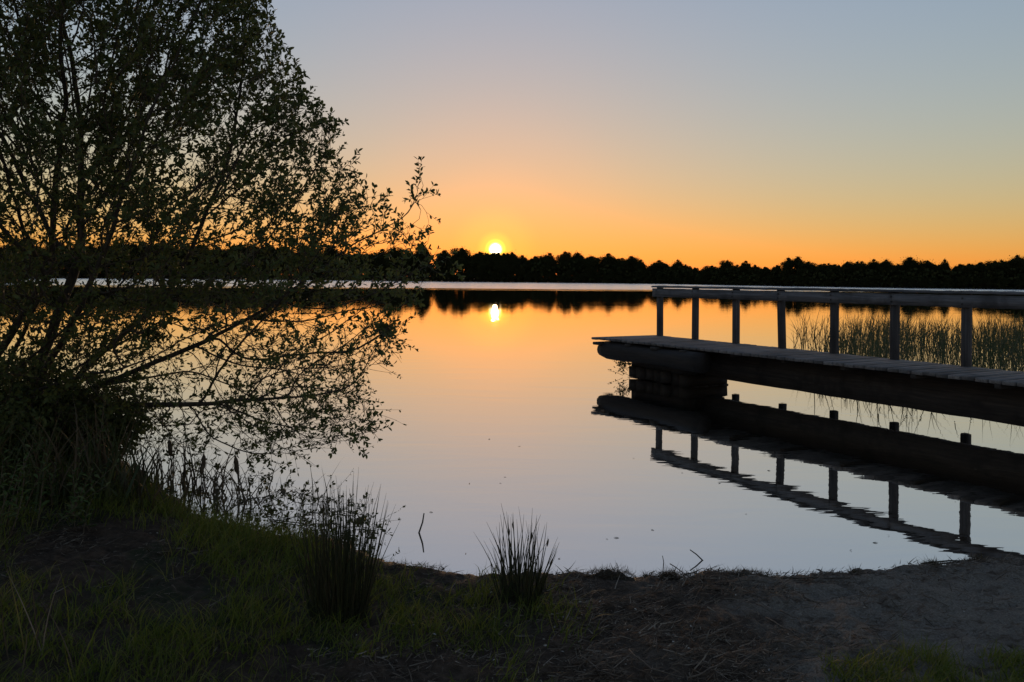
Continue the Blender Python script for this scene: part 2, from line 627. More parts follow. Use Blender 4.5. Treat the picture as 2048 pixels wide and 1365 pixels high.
# deck planks lie across the jetty
plank_w, plank_t = 0.145, 0.042
plank_me = []
for L_ in (1.0,):
    for v in range(4):
        b = MB()
        b.box((0, 0, 0), (1.0, plank_w - 0.008, plank_t))
        me = bevel(b.mesh('plank'), 0.006)
        plank_me.append(me)
s = -0.12
k = 0
while s < JETTY_END:
    width = 1.33 - 0.30 * np.clip(s / 6.0, 0, 1) + random.uniform(-0.009, 0.009)
    far_o = -0.10 + random.uniform(-0.02, 0.015)
    if k == 0:
        width = 1.40
    mid = (width + far_o) / 2
    o = jchild('plank', plank_me[k % 4], M['deck_wood'], jp(s, mid, DECK - plank_t / 2 + random.uniform(-0.003, 0.002)), wz + random.uniform(-0.008, 0.008), random.uniform(-0.02, 0.02), random.uniform(-0.004, 0.004))
    o.scale = (width - far_o, 1, 1)
    s += plank_w + random.uniform(0.002, 0.012)
    k += 1
# end boards under the tip
for s_, o0, o1, z in ((-0.06, 0.4, 1.41, DECK - 0.105), (0.16, 0.1, 1.30, DECK - 0.082), (0.75, 0.1, 1.3, DECK - 0.082), (1.45, 0.1, 1.3, DECK - 0.082), (2.15, 0.1, 1.28, DECK - 0.082)):
    b = MB()
    b.box((0, 0, 0), (o1 - o0, 0.16, 0.05))
    jchild('end_board', bevel(b.mesh('end_board'), 0.008), M['beam_wood'], jp(s_, (o0 + o1) / 2, z), wz)


def rough_beam(name, length, h, t, seg=14, jit=0.006):
    xs = np.linspace(-length / 2, length / 2, seg)
    b = MB()
    V = []
    for x in xs:
        for (yy, zz) in ((-t / 2, -h / 2), (t / 2, -h / 2), (t / 2, h / 2), (-t / 2, h / 2)):
            V.append((x, yy + random.uniform(-jit, jit), zz + random.uniform(-jit, jit)))
    q = []
    for i in range(seg - 1):
        for j in range(4):
            j2 = (j + 1) % 4
            q.append((i * 4 + j, i * 4 + j2, i * 4 + 4 + j2, i * 4 + 4 + j))
    q += [(3, 2, 1, 0), tuple((seg - 1) * 4 + j for j in range(4))]
    b.add(V, q)
    me = b.mesh(name)
    return bevel(me, 0.006) if seg <= 3 else me


# long bearers: near one deeper, far one carrying the posts
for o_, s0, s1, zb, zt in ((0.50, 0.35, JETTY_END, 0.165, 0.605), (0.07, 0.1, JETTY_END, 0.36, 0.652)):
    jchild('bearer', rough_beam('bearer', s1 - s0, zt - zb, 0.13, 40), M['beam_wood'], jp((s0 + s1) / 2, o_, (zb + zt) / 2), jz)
# joists that carry the overhang of the deck
b = MB()
b.box((0, 0, 0), (1.15, 0.07, 0.05))
jo = bevel(b.mesh('joist'), 0.006)
s = 1.0
while s < JETTY_END:
    jchild('joist', jo, M['beam_wood'], jp(s, 0.46, 0.632), wz)
    s += 0.99
# edge stringer: a weathered log under the near edge at the end of the jetty
b = MB()
xs = np.linspace(0, 2.7, 16)
r_ = 0.158 + 0.012 * np.sin(xs * 3.1) - 0.01 * xs / 2.7
b.tube(np.stack((xs, 0.012 * np.sin(xs * 2), 0 * xs), -1), np.concatenate(([0.125], r_[1:])), 14)
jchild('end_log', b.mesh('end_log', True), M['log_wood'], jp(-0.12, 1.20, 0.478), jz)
# crib of squared old timbers that the end stands on
for layer in range(5):
    z = 0.30 - layer * 0.19
    if layer % 2 == 0:
        for q_ in range(4):
            ln = 1.60 + random.uniform(-0.02, 0.02) - 0.1 * (layer == 0)
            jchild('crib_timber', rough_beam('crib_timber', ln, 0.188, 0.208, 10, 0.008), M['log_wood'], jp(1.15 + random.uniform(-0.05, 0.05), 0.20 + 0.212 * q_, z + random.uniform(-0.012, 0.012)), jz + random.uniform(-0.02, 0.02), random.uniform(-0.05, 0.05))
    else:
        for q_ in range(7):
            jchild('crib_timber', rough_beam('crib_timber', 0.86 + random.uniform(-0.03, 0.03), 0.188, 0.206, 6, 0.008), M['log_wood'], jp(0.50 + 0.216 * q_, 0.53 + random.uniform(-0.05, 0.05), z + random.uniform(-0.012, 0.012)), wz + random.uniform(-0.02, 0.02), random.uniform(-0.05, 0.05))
# packing of slabs between crib and deck
for q_ in range(6):
    b = MB()
    b.box((0, 0, 0), (1.0 + random.uniform(-0.06, 0.06), 0.3, 0.2))
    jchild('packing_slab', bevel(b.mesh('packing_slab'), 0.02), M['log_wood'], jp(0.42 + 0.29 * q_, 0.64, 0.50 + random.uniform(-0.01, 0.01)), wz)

# posts and railing on the far side
post_s = [0.0]
while post_s[-1] < JETTY_END - 1.0:
    post_s.append(post_s[-1] + 0.99)
b = MB()
b.box((0, 0, 0), (0.095, 0.095, 1.0))
post_me = bevel(b.mesh('post'), 0.007)
POST_B, POST_T = 0.155, 1.615
lean = {3: -0.035}
for i, s in enumerate(post_s):
    zb = POST_B + random.uniform(-0.015, 0.015)
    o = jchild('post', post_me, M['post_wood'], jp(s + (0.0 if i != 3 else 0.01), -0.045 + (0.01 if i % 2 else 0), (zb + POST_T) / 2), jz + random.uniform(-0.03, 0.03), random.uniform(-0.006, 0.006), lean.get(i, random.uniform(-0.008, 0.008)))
    o.scale = (1, 1, POST_T - zb)
    # bolts that fix the post to the bearer
# rail boards (side) and cap boards (top), in lengths that butt at posts
cuts_side = [-0.12, 2.97, 4.95, 6.93, 9.9, JETTY_END]
cuts_cap = [-0.13, 3.96, 5.94, 8.91, JETTY_END]
for a_, b_ in zip(cuts_side[:-1], cuts_side[1:]):
    ln = b_ - a_ - 0.006
    o = jchild('side_rail', rough_beam('side_rail', ln, 0.155, 0.042, 24, 0.003), M['rail_wood'], jp((a_ + b_) / 2, 0.028, 1.522 + random.uniform(-0.004, 0.004)), jz, random.uniform(-0.02, 0.02), random.uniform(-0.002, 0.002))
for a_, b_ in zip(cuts_cap[:-1], cuts_cap[1:]):
    ln = b_ - a_ - 0.006
    o = jchild('cap_rail', rough_beam('cap_rail', ln, 0.036, 0.175, 24, 0.004), M['rail_wood'], jp((a_ + b_) / 2, -0.02, 1.632 + random.uniform(-0.003, 0.004)), jz, random.uniform(-0.015, 0.015), random.uniform(-0.002, 0.002))
# nail heads along deck are too small to see; bolts on the side rails
b = MB()
b.tube([(0, 0, 0), (0, 0.008, 0), (0, 0.012, 0)], [0.013, 0.012, 0.004], 8)
bolt_me = b.mesh('bolt')
for s in post_s:
    for dz in (-0.035, 0.035):
        jchild('bolt', bolt_me, M['post_wood'], jp(s + random.uniform(-0.01, 0.01), 0.049, 1.522 + dz), jz + (0 if np.dot(W[:2], (-U[1], U[0])) > 0 else math.pi))


# ------------------------------------------------------------------ blades, leaves
def blades(base, direction, length, width, bend, seg=3, side=None):
    """grass-like blades: base (n,3), direction (n,3), length, width (n), bend (n,3) added along t^2; returns V, quads, tris"""
    n = len(base)
    t = np.linspace(0, 1, seg + 1)
    P = base[:, None, :] + direction[:, None, :] * (length[:, None] * t)[..., None] + bend[:, None, :] * (t ** 2)[None, :, None]
    if side is None:
        th = rng.random(n) * 2 * math.pi
        side = np.stack((np.cos(th), np.sin(th), 0 * th), -1)
    wv_ = width[:, None] * (1 - t[None, :] ** 1.5) * 0.5
    L_ = P[:, :-1] - side[:, None, :] * wv_[:, :-1, None]
    R_ = P[:, :-1] + side[:, None, :] * wv_[:, :-1, None]
    per = 2 * seg + 1
    V = np.empty((n, per, 3))
    V[:, 0:2 * seg:2] = L_
    V[:, 1:2 * seg:2] = R_
    V[:, -1] = P[:, -1]
    o = (np.arange(n) * per)[:, None]
    q = [o + np.array([[2 * i, 2 * i + 1, 2 * i + 3, 2 * i + 2]]) for i in range(seg - 1)]
    q = np.concatenate(q) if q else np.zeros((0, 4), int)
    tr = o + np.array([[2 * seg - 2, 2 * seg - 1, 2 * seg]])
    return V.reshape(-1, 3), q, tr


def unit(v):
    return v / (np.linalg.norm(v, axis=-1, keepdims=True) + 1e-9)


def leaf_np(pos, d, nrm, length, width, fold=0.25):
    """obovate folded leaves, 6 corners each in two quads"""
    d = unit(d)
    side = unit(np.cross(d, nrm))
    up = np.cross(side, d)
    prof = [(0.0, 0.0), (0.5, 0.42), (0.46, 0.74), (0.0, 1.0), (-0.46, 0.74), (-0.5, 0.42)]
    n = len(pos)
    V = np.empty((n, 6, 3))
    for k_, (u_, v_) in enumerate(prof):
        V[:, k_] = pos + d * (length * v_)[:, None] + side * (width * u_)[:, None] + up * (width * abs(u_) * 2 * fold - length * 0.12 * v_ * v_)[:, None]
    o = (np.arange(n) * 6)[:, None]
    q = np.concatenate((o + np.array([[0, 1, 2, 3]]), o + np.array([[0, 3, 4, 5]])))
    return V.reshape(-1, 3), q


# ------------------------------------------------------------------ willow
outline = np.array([(-700, -330), (250, -330), (420, -210), (500, -90), (545, 5), (530, 60), (572, 110), (610, 150), (598, 175), (632, 215), (672, 215), (682, 270), (668, 300),
                    (702, 345), (690, 372), (760, 395), (770, 430), (805, 420), (828, 345), (848, 350), (852, 400), (850, 445), (876, 470), (880, 505), (905, 540), (880, 560), (830, 575), (838, 610),
                    (800, 635), (798, 690), (762, 740), (742, 765), (752, 850), (712, 892), (620, 900), (545, 925), (440, 930), (340, 925), (262, 900), (180, 900), (60, 960), (-200, 1000), (-700, 950)], float)


def in_poly(p, poly):
    x, y = p[:, 0], p[:, 1]
    ins = np.zeros(len(p), bool)
    d2 = np.full(len(p), 1e12)
    for i in range(len(poly)):
        ax, ay = poly[i]
        bx, by = poly[(i + 1) % len(poly)]
        ins ^= ((ay > y) != (by > y)) & (x < ax + (y - ay) * (bx - ax) / ((by - ay) or 1e-9))
        ex, ey = bx - ax, by - ay
        t = np.clip(((x - ax) * ex + (y - ay) * ey) / (ex * ex + ey * ey), 0, 1)
        d2 = np.minimum(d2, (x - ax - t * ex) ** 2 + (y - ay - t * ey) ** 2)
    return ins, np.sqrt(d2)


NATT = 15000
cand = np.stack((rng.uniform(-700, 910, 110000), rng.uniform(-330, 1000, 110000)), -1)
ins, dist = in_poly(cand, outline)
x, y = cand[:, 0], cand[:, 1]
dens = np.where(y < 560, 1.0, np.where(y < 700, np.where(x < 560, 1.0, 0.8), np.where(x < 260, 1.2, 0.85)))
dens = np.where((x > 690) & (y < 560), 0.62, dens)
dens = np.where((y > 440) & (y < 740) & (x < 560), 0.55, dens)
dens = dens * np.where(x < -120, 0.35, 1)
clump = fbm(x / 75.0 + 3, y / 75.0, 3)
dens = dens * np.clip((clump - 0.26) * 3.4, 0.12, 1.4) / 1.4
keep = ins & (rng.random(len(x)) < dens)
cand, dist = cand[keep][:NATT], dist[keep][:NATT]
half = 0.25 + 1.45 * np.clip(dist / 300.0, 0, 1) ** 0.6
depth = 7.1 + half * rng.uniform(-1, 1, len(cand)) - 0.5 * np.clip((cand[:, 1] - 700) / 200, 0, 1) * 0
att = np.stack([at_depth(px, py, d) for (px, py), d in zip(cand, depth)])
att = att[att[:, 2] > 0.12]
root = np.array((-4.75, 7.1, 0.0))
root[2] = float(ground_z(root[0], root[1])) - 0.05

nodes, par, stem_id, ndir = [], [], [], []
starts = []
for k in range(15):
    el = R([2, 9, 16, 23, 30, 37, 44, 51, 60, 72, 18, 28, 40, 66, 80][k])
    az = R([-8, 14, -20, 8, 26, -12, 16, -30, 10, 40, 172, 35, -38, 160, 200][k])
    starts.append((math.cos(el) * math.cos(az), math.cos(el) * math.sin(az), math.sin(el)))
for k, d in enumerate(starts):
    d = np.array(d)
    b0 = root + np.array((0.30 * math.cos(k * 2.1), 0.30 * math.sin(k * 2.1), 0))
    prev = -1
    low_ = 1.0 - d[2]
    for j in range(21 if d[0] > 0 else 9):
        rise = 0.42 * low_ * (1 - math.exp(-j / 3.0))
        p = b0 + d * 0.09 * j + np.array((0, 0.01 * math.sin(j + k), rise))
        nodes.append(p)
        par.append(prev)
        stem_id.append(k)
        ndir.append(d)
        prev = len(nodes) - 1
STEP = 0.075
nodes, ndir = [np.array(n_) for n_ in nodes], [np.array(n_) for n_ in ndir]
alive = np.ones(len(att), bool)
best = np.full(len(att), 1e9)
bi = np.zeros(len(att), int)


def upd(i0):
    NN = np.array(nodes[i0:])
    for c0 in range(0, len(NN), 400):
        ch = NN[c0:c0 + 400]
        d = np.linalg.norm(att[:, None, :] - ch[None], axis=2)
        j = d.argmin(1)
        dm = d[np.arange(len(att)), j]
        b_ = dm < best
        best[b_] = dm[b_]
        bi[b_] = j[b_] + i0 + c0


upd(0)
for it in range(120):
    alive &= best > 0.10
    if not alive.any():
        break
    ai = np.where(alive)[0]
    own = bi[ai]
    vec = unit(att[ai] - np.array(nodes)[own])
    wgt = 1.0 / (0.25 + best[ai])
    n0 = len(nodes)
    acc = np.zeros((n0, 3))
    np.add.at(acc, own, vec * wgt[:, None])
    for u_ in np.unique(own):
        d = acc[u_] / (np.linalg.norm(acc[u_]) + 1e-9)
        d = d + 0.75 * ndir[u_] + rng.normal(0, 0.10, 3)
        d /= np.linalg.norm(d)
        nodes.append(nodes[u_] + d * STEP)
        par.append(int(u_))
        stem_id.append(stem_id[u_])
        ndir.append(d)
    upd(n0)
    # drop attractors whose owner cannot reach them
    if it > 90:
        break
nodes, ndir, par, stem_id = np.array(nodes), np.array(ndir), np.array(par), np.array(stem_id)
nn = len(nodes)
area = np.zeros(nn)
kids = np.zeros(nn, int)
for i in range(nn - 1, -1, -1):
    if kids[i] == 0:
        area[i] = 0.0021 ** 2.35
    if par[i] >= 0:
        area[par[i]] += area[i]
        kids[par[i]] += 1
rad_n = np.minimum(area ** (1 / 2.35), 0.075)
print('willow nodes', nn, 'attractors left', alive.sum(), 'max r', rad_n.max())

willow = thing('willow_bush', 'large spreading willow bush with small dark leaves leaning out over the water', 'bush', tuple(root))
for k in range(len(starts)):
    b = MB()
    sel = np.where((stem_id == k) & (par >= 0))[0]
    for grp, sides in ((sel[rad_n[sel] > 0.012], 7), (sel[(rad_n[sel] <= 0.012) & (rad_n[sel] > 0.004)], 5), (sel[rad_n[sel] <= 0.004], 3)):
        if len(grp) == 0:
            continue
        a, c_ = nodes[par[grp]], nodes[grp]
        ra = np.minimum(rad_n[par[grp]], rad_n[grp] * 1.25)
        d = unit(c_ - a)
        a = a - d * (ra * 0.4)[:, None]
        ref = np.where(np.abs(d[:, 2:3]) < 0.9, np.array([[0, 0, 1.0]]), np.array([[1.0, 0, 0]]))
        e1 = unit(np.cross(d, ref))
        e2 = np.cross(d, e1)
        th = np.arange(sides) * 2 * math.pi / sides
        circ = np.cos(th)[None, :, None] * e1[:, None] + np.sin(th)[None, :, None] * e2[:, None]
        V = np.concatenate((a[:, None] + circ * ra[:, None, None], c_[:, None] + circ * rad_n[grp][:, None, None]), 1)
        o_ = (np.arange(len(grp)) * 2 * sides)[:, None]
        q = np.concatenate([o_ + np.array([[j, (j + 1) % sides, sides + (j + 1) % sides, sides + j]]) for j in range(sides)])
        b.add(V.reshape(-1, 3) - root, q)
    if b.n:
        obj('stem', b.mesh('stem', True), M['bark'], willow)

# leafy shoots: from every end and along thin wood
tips = np.where(kids == 0)[0]
px_, py_ = to_px(nodes)
sparse = (py_ > 640) & (px_ > 260) | (px_ > 700)
thin = np.where((rad_n < 0.0062) & (kids > 0) & (rng.random(nn) < np.where(sparse, 0.27, np.where((py_ > 470) & (py_ < 750) & (px_ < 560), 0.42, 0.64))))[0]
LP, LD, LN, LL, LW = [], [], [], [], []
tw = MB()
for src, is_tip in [(i, True) for i in tips] + [(i, False) for i in thin]:
    p, d = nodes[src], ndir[src]
    if is_tip:
        n_s, ln = 1 + (random.random() < 0.35), random.uniform(0.07, 0.17)
    else:
        n_s, ln = 1 + (random.random() < (0.05 if sparse[src] else 0.28)), random.uniform(0.06, 0.17)
    for _ in range(n_s):
        dd = d + rng.normal(0, 0.5 if not is_tip else 0.32, 3) + np.array((0.02, 0, 0.28))
        dd /= np.linalg.norm(dd)
        q_ = p + dd * ln
        tw.tube([p, (p + q_) / 2 + rng.normal(0, 0.006, 3), q_], [0.0019, 0.0016, 0.001], 3, cap=False)
        nl = random.randint(6, 9) if is_tip else random.randint(4, 7)
        ref = unit(np.cross(dd, rng.normal(0, 1, 3)))
        ref2 = np.cross(dd, ref)
        for j in range(nl):
            t = 1.0 if j < 3 else random.uniform(0.25, 0.95)
            phi = j * 2.4 + random.uniform(-0.4, 0.4)
            o_ = ref * math.cos(phi) + ref2 * math.sin(phi)
            ld = dd * random.uniform(0.45, 0.95) + o_ * random.uniform(0.5, 0.95) + np.array((0, 0, random.uniform(-0.1, 0.25)))
            LP.append(p + dd * ln * t)
            LD.append(ld)
            LN.append(np.cross(ld, np.cross(dd, ld)) + rng.normal(0, 0.35, 3))
            l_ = random.uniform(0.034, 0.062) * (1.05 if is_tip else 0.95) * (0.8 if sparse[src] and py_[src] > 640 else 1)
            LL.append(l_)
            LW.append(l_ * random.uniform(0.36, 0.50))
# long straight shoots of the last summers, rising to the light on the lake side
for src in np.where((rad_n < 0.011) & (rad_n > 0.0019) & (rng.random(nn) < np.where(sparse, 0.08, 0.26)))[0]:
    p, d = nodes[src], ndir[src]
    dd = unit(d * 0.8 + np.array((0.48, 0, 0.55)) + rng.normal(0, 0.22, 3))
    ln = random.uniform(0.22, 0.48)
    q_ = p + dd * ln
    if sparse[src]:
        ln *= 0.6
    px0, py0 = to_px(q_)
    if px0 > np.interp(py0, [-330, -90, 5, 110, 215, 300, 345, 400, 520], [250, 500, 545, 575, 665, 672, 700, 860, 890]):
        continue
    tw.tube([p, p + dd * ln * 0.5 + rng.normal(0, 0.006, 3), p + dd * ln], [0.0027, 0.0021, 0.0011], 3, cap=False)
    ref = unit(np.cross(dd, rng.normal(0, 1, 3)))
    ref2 = np.cross(dd, ref)
    nl = int(ln / 0.032)
    for j in range(nl):
        t = 0.3 + 0.7 * (j + 1) / nl
        phi = j * 2.4
        o_ = ref * math.cos(phi) + ref2 * math.sin(phi)
        ld = dd * random.uniform(0.5, 1.0) + o_ * random.uniform(0.4, 0.9)
        LP.append(p + dd * ln * t)
        LD.append(ld)
        LN.append(np.cross(ld, np.cross(dd, ld)) + rng.normal(0, 0.35, 3))
        l_ = random.uniform(0.032, 0.058)
        LL.append(l_)
        LW.append(l_ * random.uniform(0.36, 0.48))
# fine hanging twigs over the water, nearly bare
for src in np.where(sparse & (py_ > 640) & (rad_n < 0.02) & (rng.random(nn) < 0.30))[0]:
    p = nodes[src]
    dd = unit(np.array((random.gauss(0.45, 0.45), random.gauss(0, 0.4), random.gauss(-0.25, 0.45))))
    ln = random.uniform(0.12, 0.34)
    cv = np.array((0, 0, random.uniform(-0.10, 0.06)))
    f_ = lambda t_: p + dd * ln * t_ + cv * t_ * t_
    if f_(1.0)[2] < 0.06:
        continue
    tw.tube([f_(t_) for t_ in (0, 0.35, 0.7, 1)], [0.0022, 0.0019, 0.0015, 0.001], 3, cap=False)
    for j in range(random.randint(1, 4)):
        t = random.uniform(0.5, 1)
        ld = dd + rng.normal(0, 0.6, 3)
        LP.append(f_(t))
        LD.append(ld)
        LN.append(rng.normal(0, 1, 3))
        l_ = random.uniform(0.022, 0.042)
        LL.append(l_)
        LW.append(l_ * 0.42)
LP, LD, LN, LL, LW = map(np.array, (LP, LD, LN, LL, LW))
px_, py_ = to_px(LP)
_, dedge = in_poly(np.stack((px_, py_), -1), outline)
score = LL * 1600 / LP[:, 1] - dedge * 0.08
px_, py_ = to_px(LP)
score[(px_ < 250) | (py_ < 5) | (py_ > 900)] = -99
pick = np.argsort(-score)[:300]
rest = np.ones(len(LP), bool)
rest[pick] = False
V, q = leaf_np(LP[rest] - root, LD[rest], LN[rest], LL[rest], LW[rest], 0.15)
obj('foliage', mesh_np('foliage', V, [q]), M['willow_leaf'], willow, kind='stuff')
obj('shoots', tw.mesh('shoots'), M['twig'], willow, kind='stuff').data.transform(Matrix.Translation(-Vector(root)))
V1, q1 = leaf_np(np.zeros((1, 3)), np.array([[0, 1.0, 0]]), np.array([[0, 0, 1.0]]), np.array([1.0]), np.array([0.43]))
leaf_me = mesh_np('leaf', V1, [q1])
for i in pick:
    d = Vector(unit(LD[i]))
    sd_ = d.cross(Vector(LN[i])).normalized()
    up_ = sd_.cross(d)
    o = obj('leaf', leaf_me, M['willow_leaf'], willow)
    o.matrix_local = Matrix.Translation(Vector(LP[i] - root)) @ Matrix((sd_, d, up_)).transposed().to_4x4() @ Matrix.Scale(LL[i], 4)
print('willow leaves', len(LP))

# ------------------------------------------------------------------ low dense bushes on the bank below the willow
def low_bush(px, py, d, rx, rz, n_st, n_lv, label):
    c = at_depth(px, py, d)
    c[2] = float(ground_z(c[0], c[1])) - 0.03
    t = thing('low_bush', label, 'bush', tuple(c))
    ends = []
    for k in range(n_st):
        az = random.uniform(0, 6.28)
        rr = math.sqrt(random.random())
        e = np.array((rx * rr * math.cos(az), rx * 0.7 * rr * math.sin(az), rz * random.uniform(0.5, 1.0) * (1 - 0.45 * rr * rr)))
        b0 = np.array((random.gauss(0, 0.06), random.gauss(0, 0.06), 0))
        tt = np.linspace(0, 1, 7)[:, None]
        P = b0 + (e - b0) * tt + np.array((0, 0, 0.18 * rz)) * (tt * (1 - tt)) * 2 + rng.normal(0, 0.012, (7, 3)) * (tt > 0)
        b = MB()
        b.tube(P, np.linspace(0.009, 0.002, 7), 5)
        obj('stem', b.mesh('stem'), M['bark'], t)
        ends.append(P)
    E_ = np.concatenate([np.stack([np.interp(np.linspace(1.2, 6, 40), np.arange(7), P[:, i]) for i in range(3)], -1) for P in ends])
    pk_ = rng.integers(0, len(E_), n_lv)
    pos_ = E_[pk_] + rng.normal(0, 0.075, (n_lv, 3))
    ok = pos_[:, 2] > 0.02
    pos_ = pos_[ok]
    m_ = len(pos_)
    l_ = rng.uniform(0.03, 0.06, m_)
    V, q = leaf_np(pos_, unit(rng.normal(0, 1, (m_, 3)) + np.array((0, 0, 0.4))), rng.normal(0, 1, (m_, 3)), l_, l_ * 0.42, 0.15)
    obj('foliage', mesh_np('foliage', V, [q]), M['willow_leaf'], t, kind='stuff')


low_bush(60, 980, 6.7, 0.7, 0.95, 46, 7000, 'dense dark low bush under the willow at the top of the bank')
low_bush(205, 960, 6.9, 0.42, 0.85, 26, 4200, 'small dark bush between the willow and the cattails in the shallows')
low_bush(-60, 1030, 5.9, 0.6, 0.9, 30, 5200, 'dark leafy bush on the bank beside the bare trodden earth')

# ------------------------------------------------------------------ far shore: woodland
sky_x = [0, 300, 500, 600, 700, 760, 800, 850, 880, 910, 932, 950, 970, 990, 1012, 1035, 1060, 1090, 1130, 1160, 1200, 1230, 1270, 1300, 1340, 1362, 1395, 1420, 1450, 1500, 1560, 1600, 1630, 1680, 1760, 1800, 1870, 1900, 1980, 2020, 2048, 2300]
sky_y = [478, 482, 485, 488, 496, 496, 489, 488, 496, 488, 493, 499, 504, 503, 504, 499, 510, 498, 504, 499, 502, 508, 509, 524, 520, 513, 531, 527, 521, 520, 518, 516, 527, 519, 516, 520, 517, 519, 516, 510, 502, 480]


def far_tree(kind, seed):
    """unit-high tree; returns trunk mesh and crown mesh"""
    rs = np.random.default_rng(seed)
    b = MB()
    n_l = {'round': 22, 'tall': 18, 'ragged': 15, 'low': 16}[kind]
    th = {'round': 0.28, 'tall': 0.22, 'ragged': 0.34, 'low': 0.10}[kind]
    wdt = {'round': 0.34, 'tall': 0.21, 'ragged': 0.27, 'low': 0.52}[kind]
    top = np.array((rs.normal(0, 0.02), rs.normal(0, 0.02), 0.82))
    tp = np.linspace(0, 1, 6)[:, None] * top + np.array([(rs.normal(0, 0.012), rs.normal(0, 0.012), 0) if 0 < i_ < 5 else (0, 0, 0) for i_ in range(6)])
    b.tube(tp, np.linspace(0.024, 0.005, 6), 6)
    C = []
    for i_ in range(n_l):
        z0 = th + (0.75 - th) * (i_ + 0.3) / n_l
        az = i_ * 2.4 + rs.uniform(-0.4, 0.4)
        ln = wdt * rs.uniform(0.6, 1.0) * (1.1 - 0.55 * (z0 - th) / (0.8 - th))
        p0 = np.array((top[0] * z0 / 0.82, top[1] * z0 / 0.82, z0))
        p1 = p0 + np.array((math.cos(az) * ln, math.sin(az) * ln, ln * rs.uniform(0.35, 0.9)))
        b.tube([p0, (p0 + p1) / 2 + rs.normal(0, 0.01, 3), p1], [0.009, 0.006, 0.003], 4)
        C.append((p1 * 0.72 + p0 * 0.28, rs.uniform(0.055, 0.125) * (1.25 if kind in ('round', 'low') else 1.0)))
    C.append((top + np.array((rs.normal(0, 0.02), rs.normal(0, 0.02), -0.02)), 0.12))
    C.append((top + np.array((rs.normal(0, 0.05), rs.normal(0, 0.05), -0.09)), 0.15))
    C.append((top + np.array((rs.normal(0, 0.012), rs.normal(0, 0.012), 0.08)), 0.055))
    C.append((top * 0.78 + rs.normal(0, 0.03, 3), 0.17))
    C.append((top * 0.6, 0.18))
    C.append((np.array((0, 0, th + 0.12)), 0.12))
    P = []
    for c_, r_ in C:
        n_ = int(14000 * r_ ** 1.35 * (0.8 if kind == 'ragged' else 1))
        v = unit(rs.normal(0, 1, (n_, 3))) * (r_ * np.where(rs.random((n_, 1)) < 0.76, rs.random((n_, 1)) ** 0.5, np.abs(rs.normal(0, 1, (n_, 1))) * 0.62 + 0.35))
        v[:, 2] *= 0.85
        P.append(c_ + v)
    P = np.concatenate(P)
    P = P[P[:, 2] < 1.0]
    P[:, 2] *= 1.0 / P[:, 2].max()
    n_ = len(P)
    d = unit(rs.normal(0, 1, (n_, 3)))
    nr_ = rs.normal(0, 1, (n_, 3))
    sz = rs.uniform(0.010, 0.028, n_)
    V, q = leaf_np(P - d * sz[:, None] * 0.5, d, nr_, sz, sz * 0.8)
    return b.mesh('trunk', True), mesh_np('crown', V, [q])


KINDS = {'round': ('broad_tree', 'broad round headed dark tree in the wood on the far shore', 'tree'),
         'tall': ('slender_tree', 'slender upright dark tree rising from the wood on the far shore', 'tree'),
         'ragged': ('ragged_tree', 'open ragged crowned dark tree in the wood on the far shore', 'tree'),
         'low': ('thicket_tree', 'low wide dark willow at the water edge of the far shore', 'tree')}
protos = {k_: [far_tree(k_, 100 * i_ + 7 * len(k_)) for i_ in range(4 if k_ != 'low' else 3)] for k_ in KINDS}


def shore_dist(px):
    """depth of the far shore along the viewing direction of photograph column px"""
    u, _ = ray(px, CY)
    ds = np.arange(40, 900, 2.0)
    sd_ = lake_sd(u * ds, ds)
    wet_ = np.where(sd_ < 0)[0]
    return ds[wet_[-1]] if len(wet_) else 300.0


def put_tree(kind, px, depth, height, wide=1.0, label=None, group=None):
    u, _ = ray(px, CY)
    nm, lb, ct = KINDS[kind]
    x_, y_ = u * depth, depth
    if depth < 330:
        lb = lb.replace('the far shore', 'the far shore opposite the jetty')
    else:
        lb = lb.replace('the far shore', 'the far shore under the setting sun')
    gp = lb.split(' dark')[0] + (' trees on the shore opposite the jetty' if depth < 330 else ' trees on the shore under the sun')
    t = thing(nm, label or lb, ct, (x_, y_, float(ground_z(x_, y_)) - 0.15), None if label else gp)
    t.rotation_euler = (0, 0, random.uniform(0, 6.28))
    t.scale = (height * wide, height * wide, height)
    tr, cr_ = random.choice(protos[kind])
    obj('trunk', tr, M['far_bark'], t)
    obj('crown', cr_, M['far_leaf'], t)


def top_h(px, depth, dy=0.0):
    yy = np.interp(px, sky_x, sky_y) + dy
    return float(at_depth(px, yy, depth)[2])


sun_tree_done = False
px = -60.0
while px < 2140:
    sd0 = shore_dist(px)
    d = sd0 + random.uniform(5, 12)
    kind = random.choices(['round', 'tall', 'ragged'], [4, 2.5, 3])[0]
    hgt_ = top_h(px, d, random.choice((random.uniform(-5, 2), random.uniform(0, 9), random.uniform(5, 14))) - (random.uniform(0, 9) if kind == 'tall' and abs(px - 990) > 40 else 0)) - 0.3
    wide = random.uniform(0.9, 1.6)
    if 972 < px < 1003 and not sun_tree_done:
        put_tree('round', px, d, hgt_, 1.6, 'dark round treetop that the setting sun sits on, across the lake')
        sun_tree_done = True
    else:
        put_tree(kind, px, d, hgt_, wide)
    w_px = hgt_ * wide * {'round': 0.62, 'tall': 0.42, 'ragged': 0.5}[kind] * FPX / d
    px += w_px * random.uniform(0.45, 0.85)
for px_s, yy_s in ((958, 500), (968, 502), (976, 503), (984, 501.5), (990, 503), (997, 501.5), (1006, 503), (1014, 502), (1024, 500)):  # extra treetops added here to block the sun's reflection on the lake
    d = shore_dist(px_s) + random.uniform(4, 9)
    put_tree('round' if px_s != 990 else 'tall', px_s, d, top_h(px_s, d, 0) * 0 + float(at_depth(px_s, yy_s, d)[2]) - 0.2, 0.8)
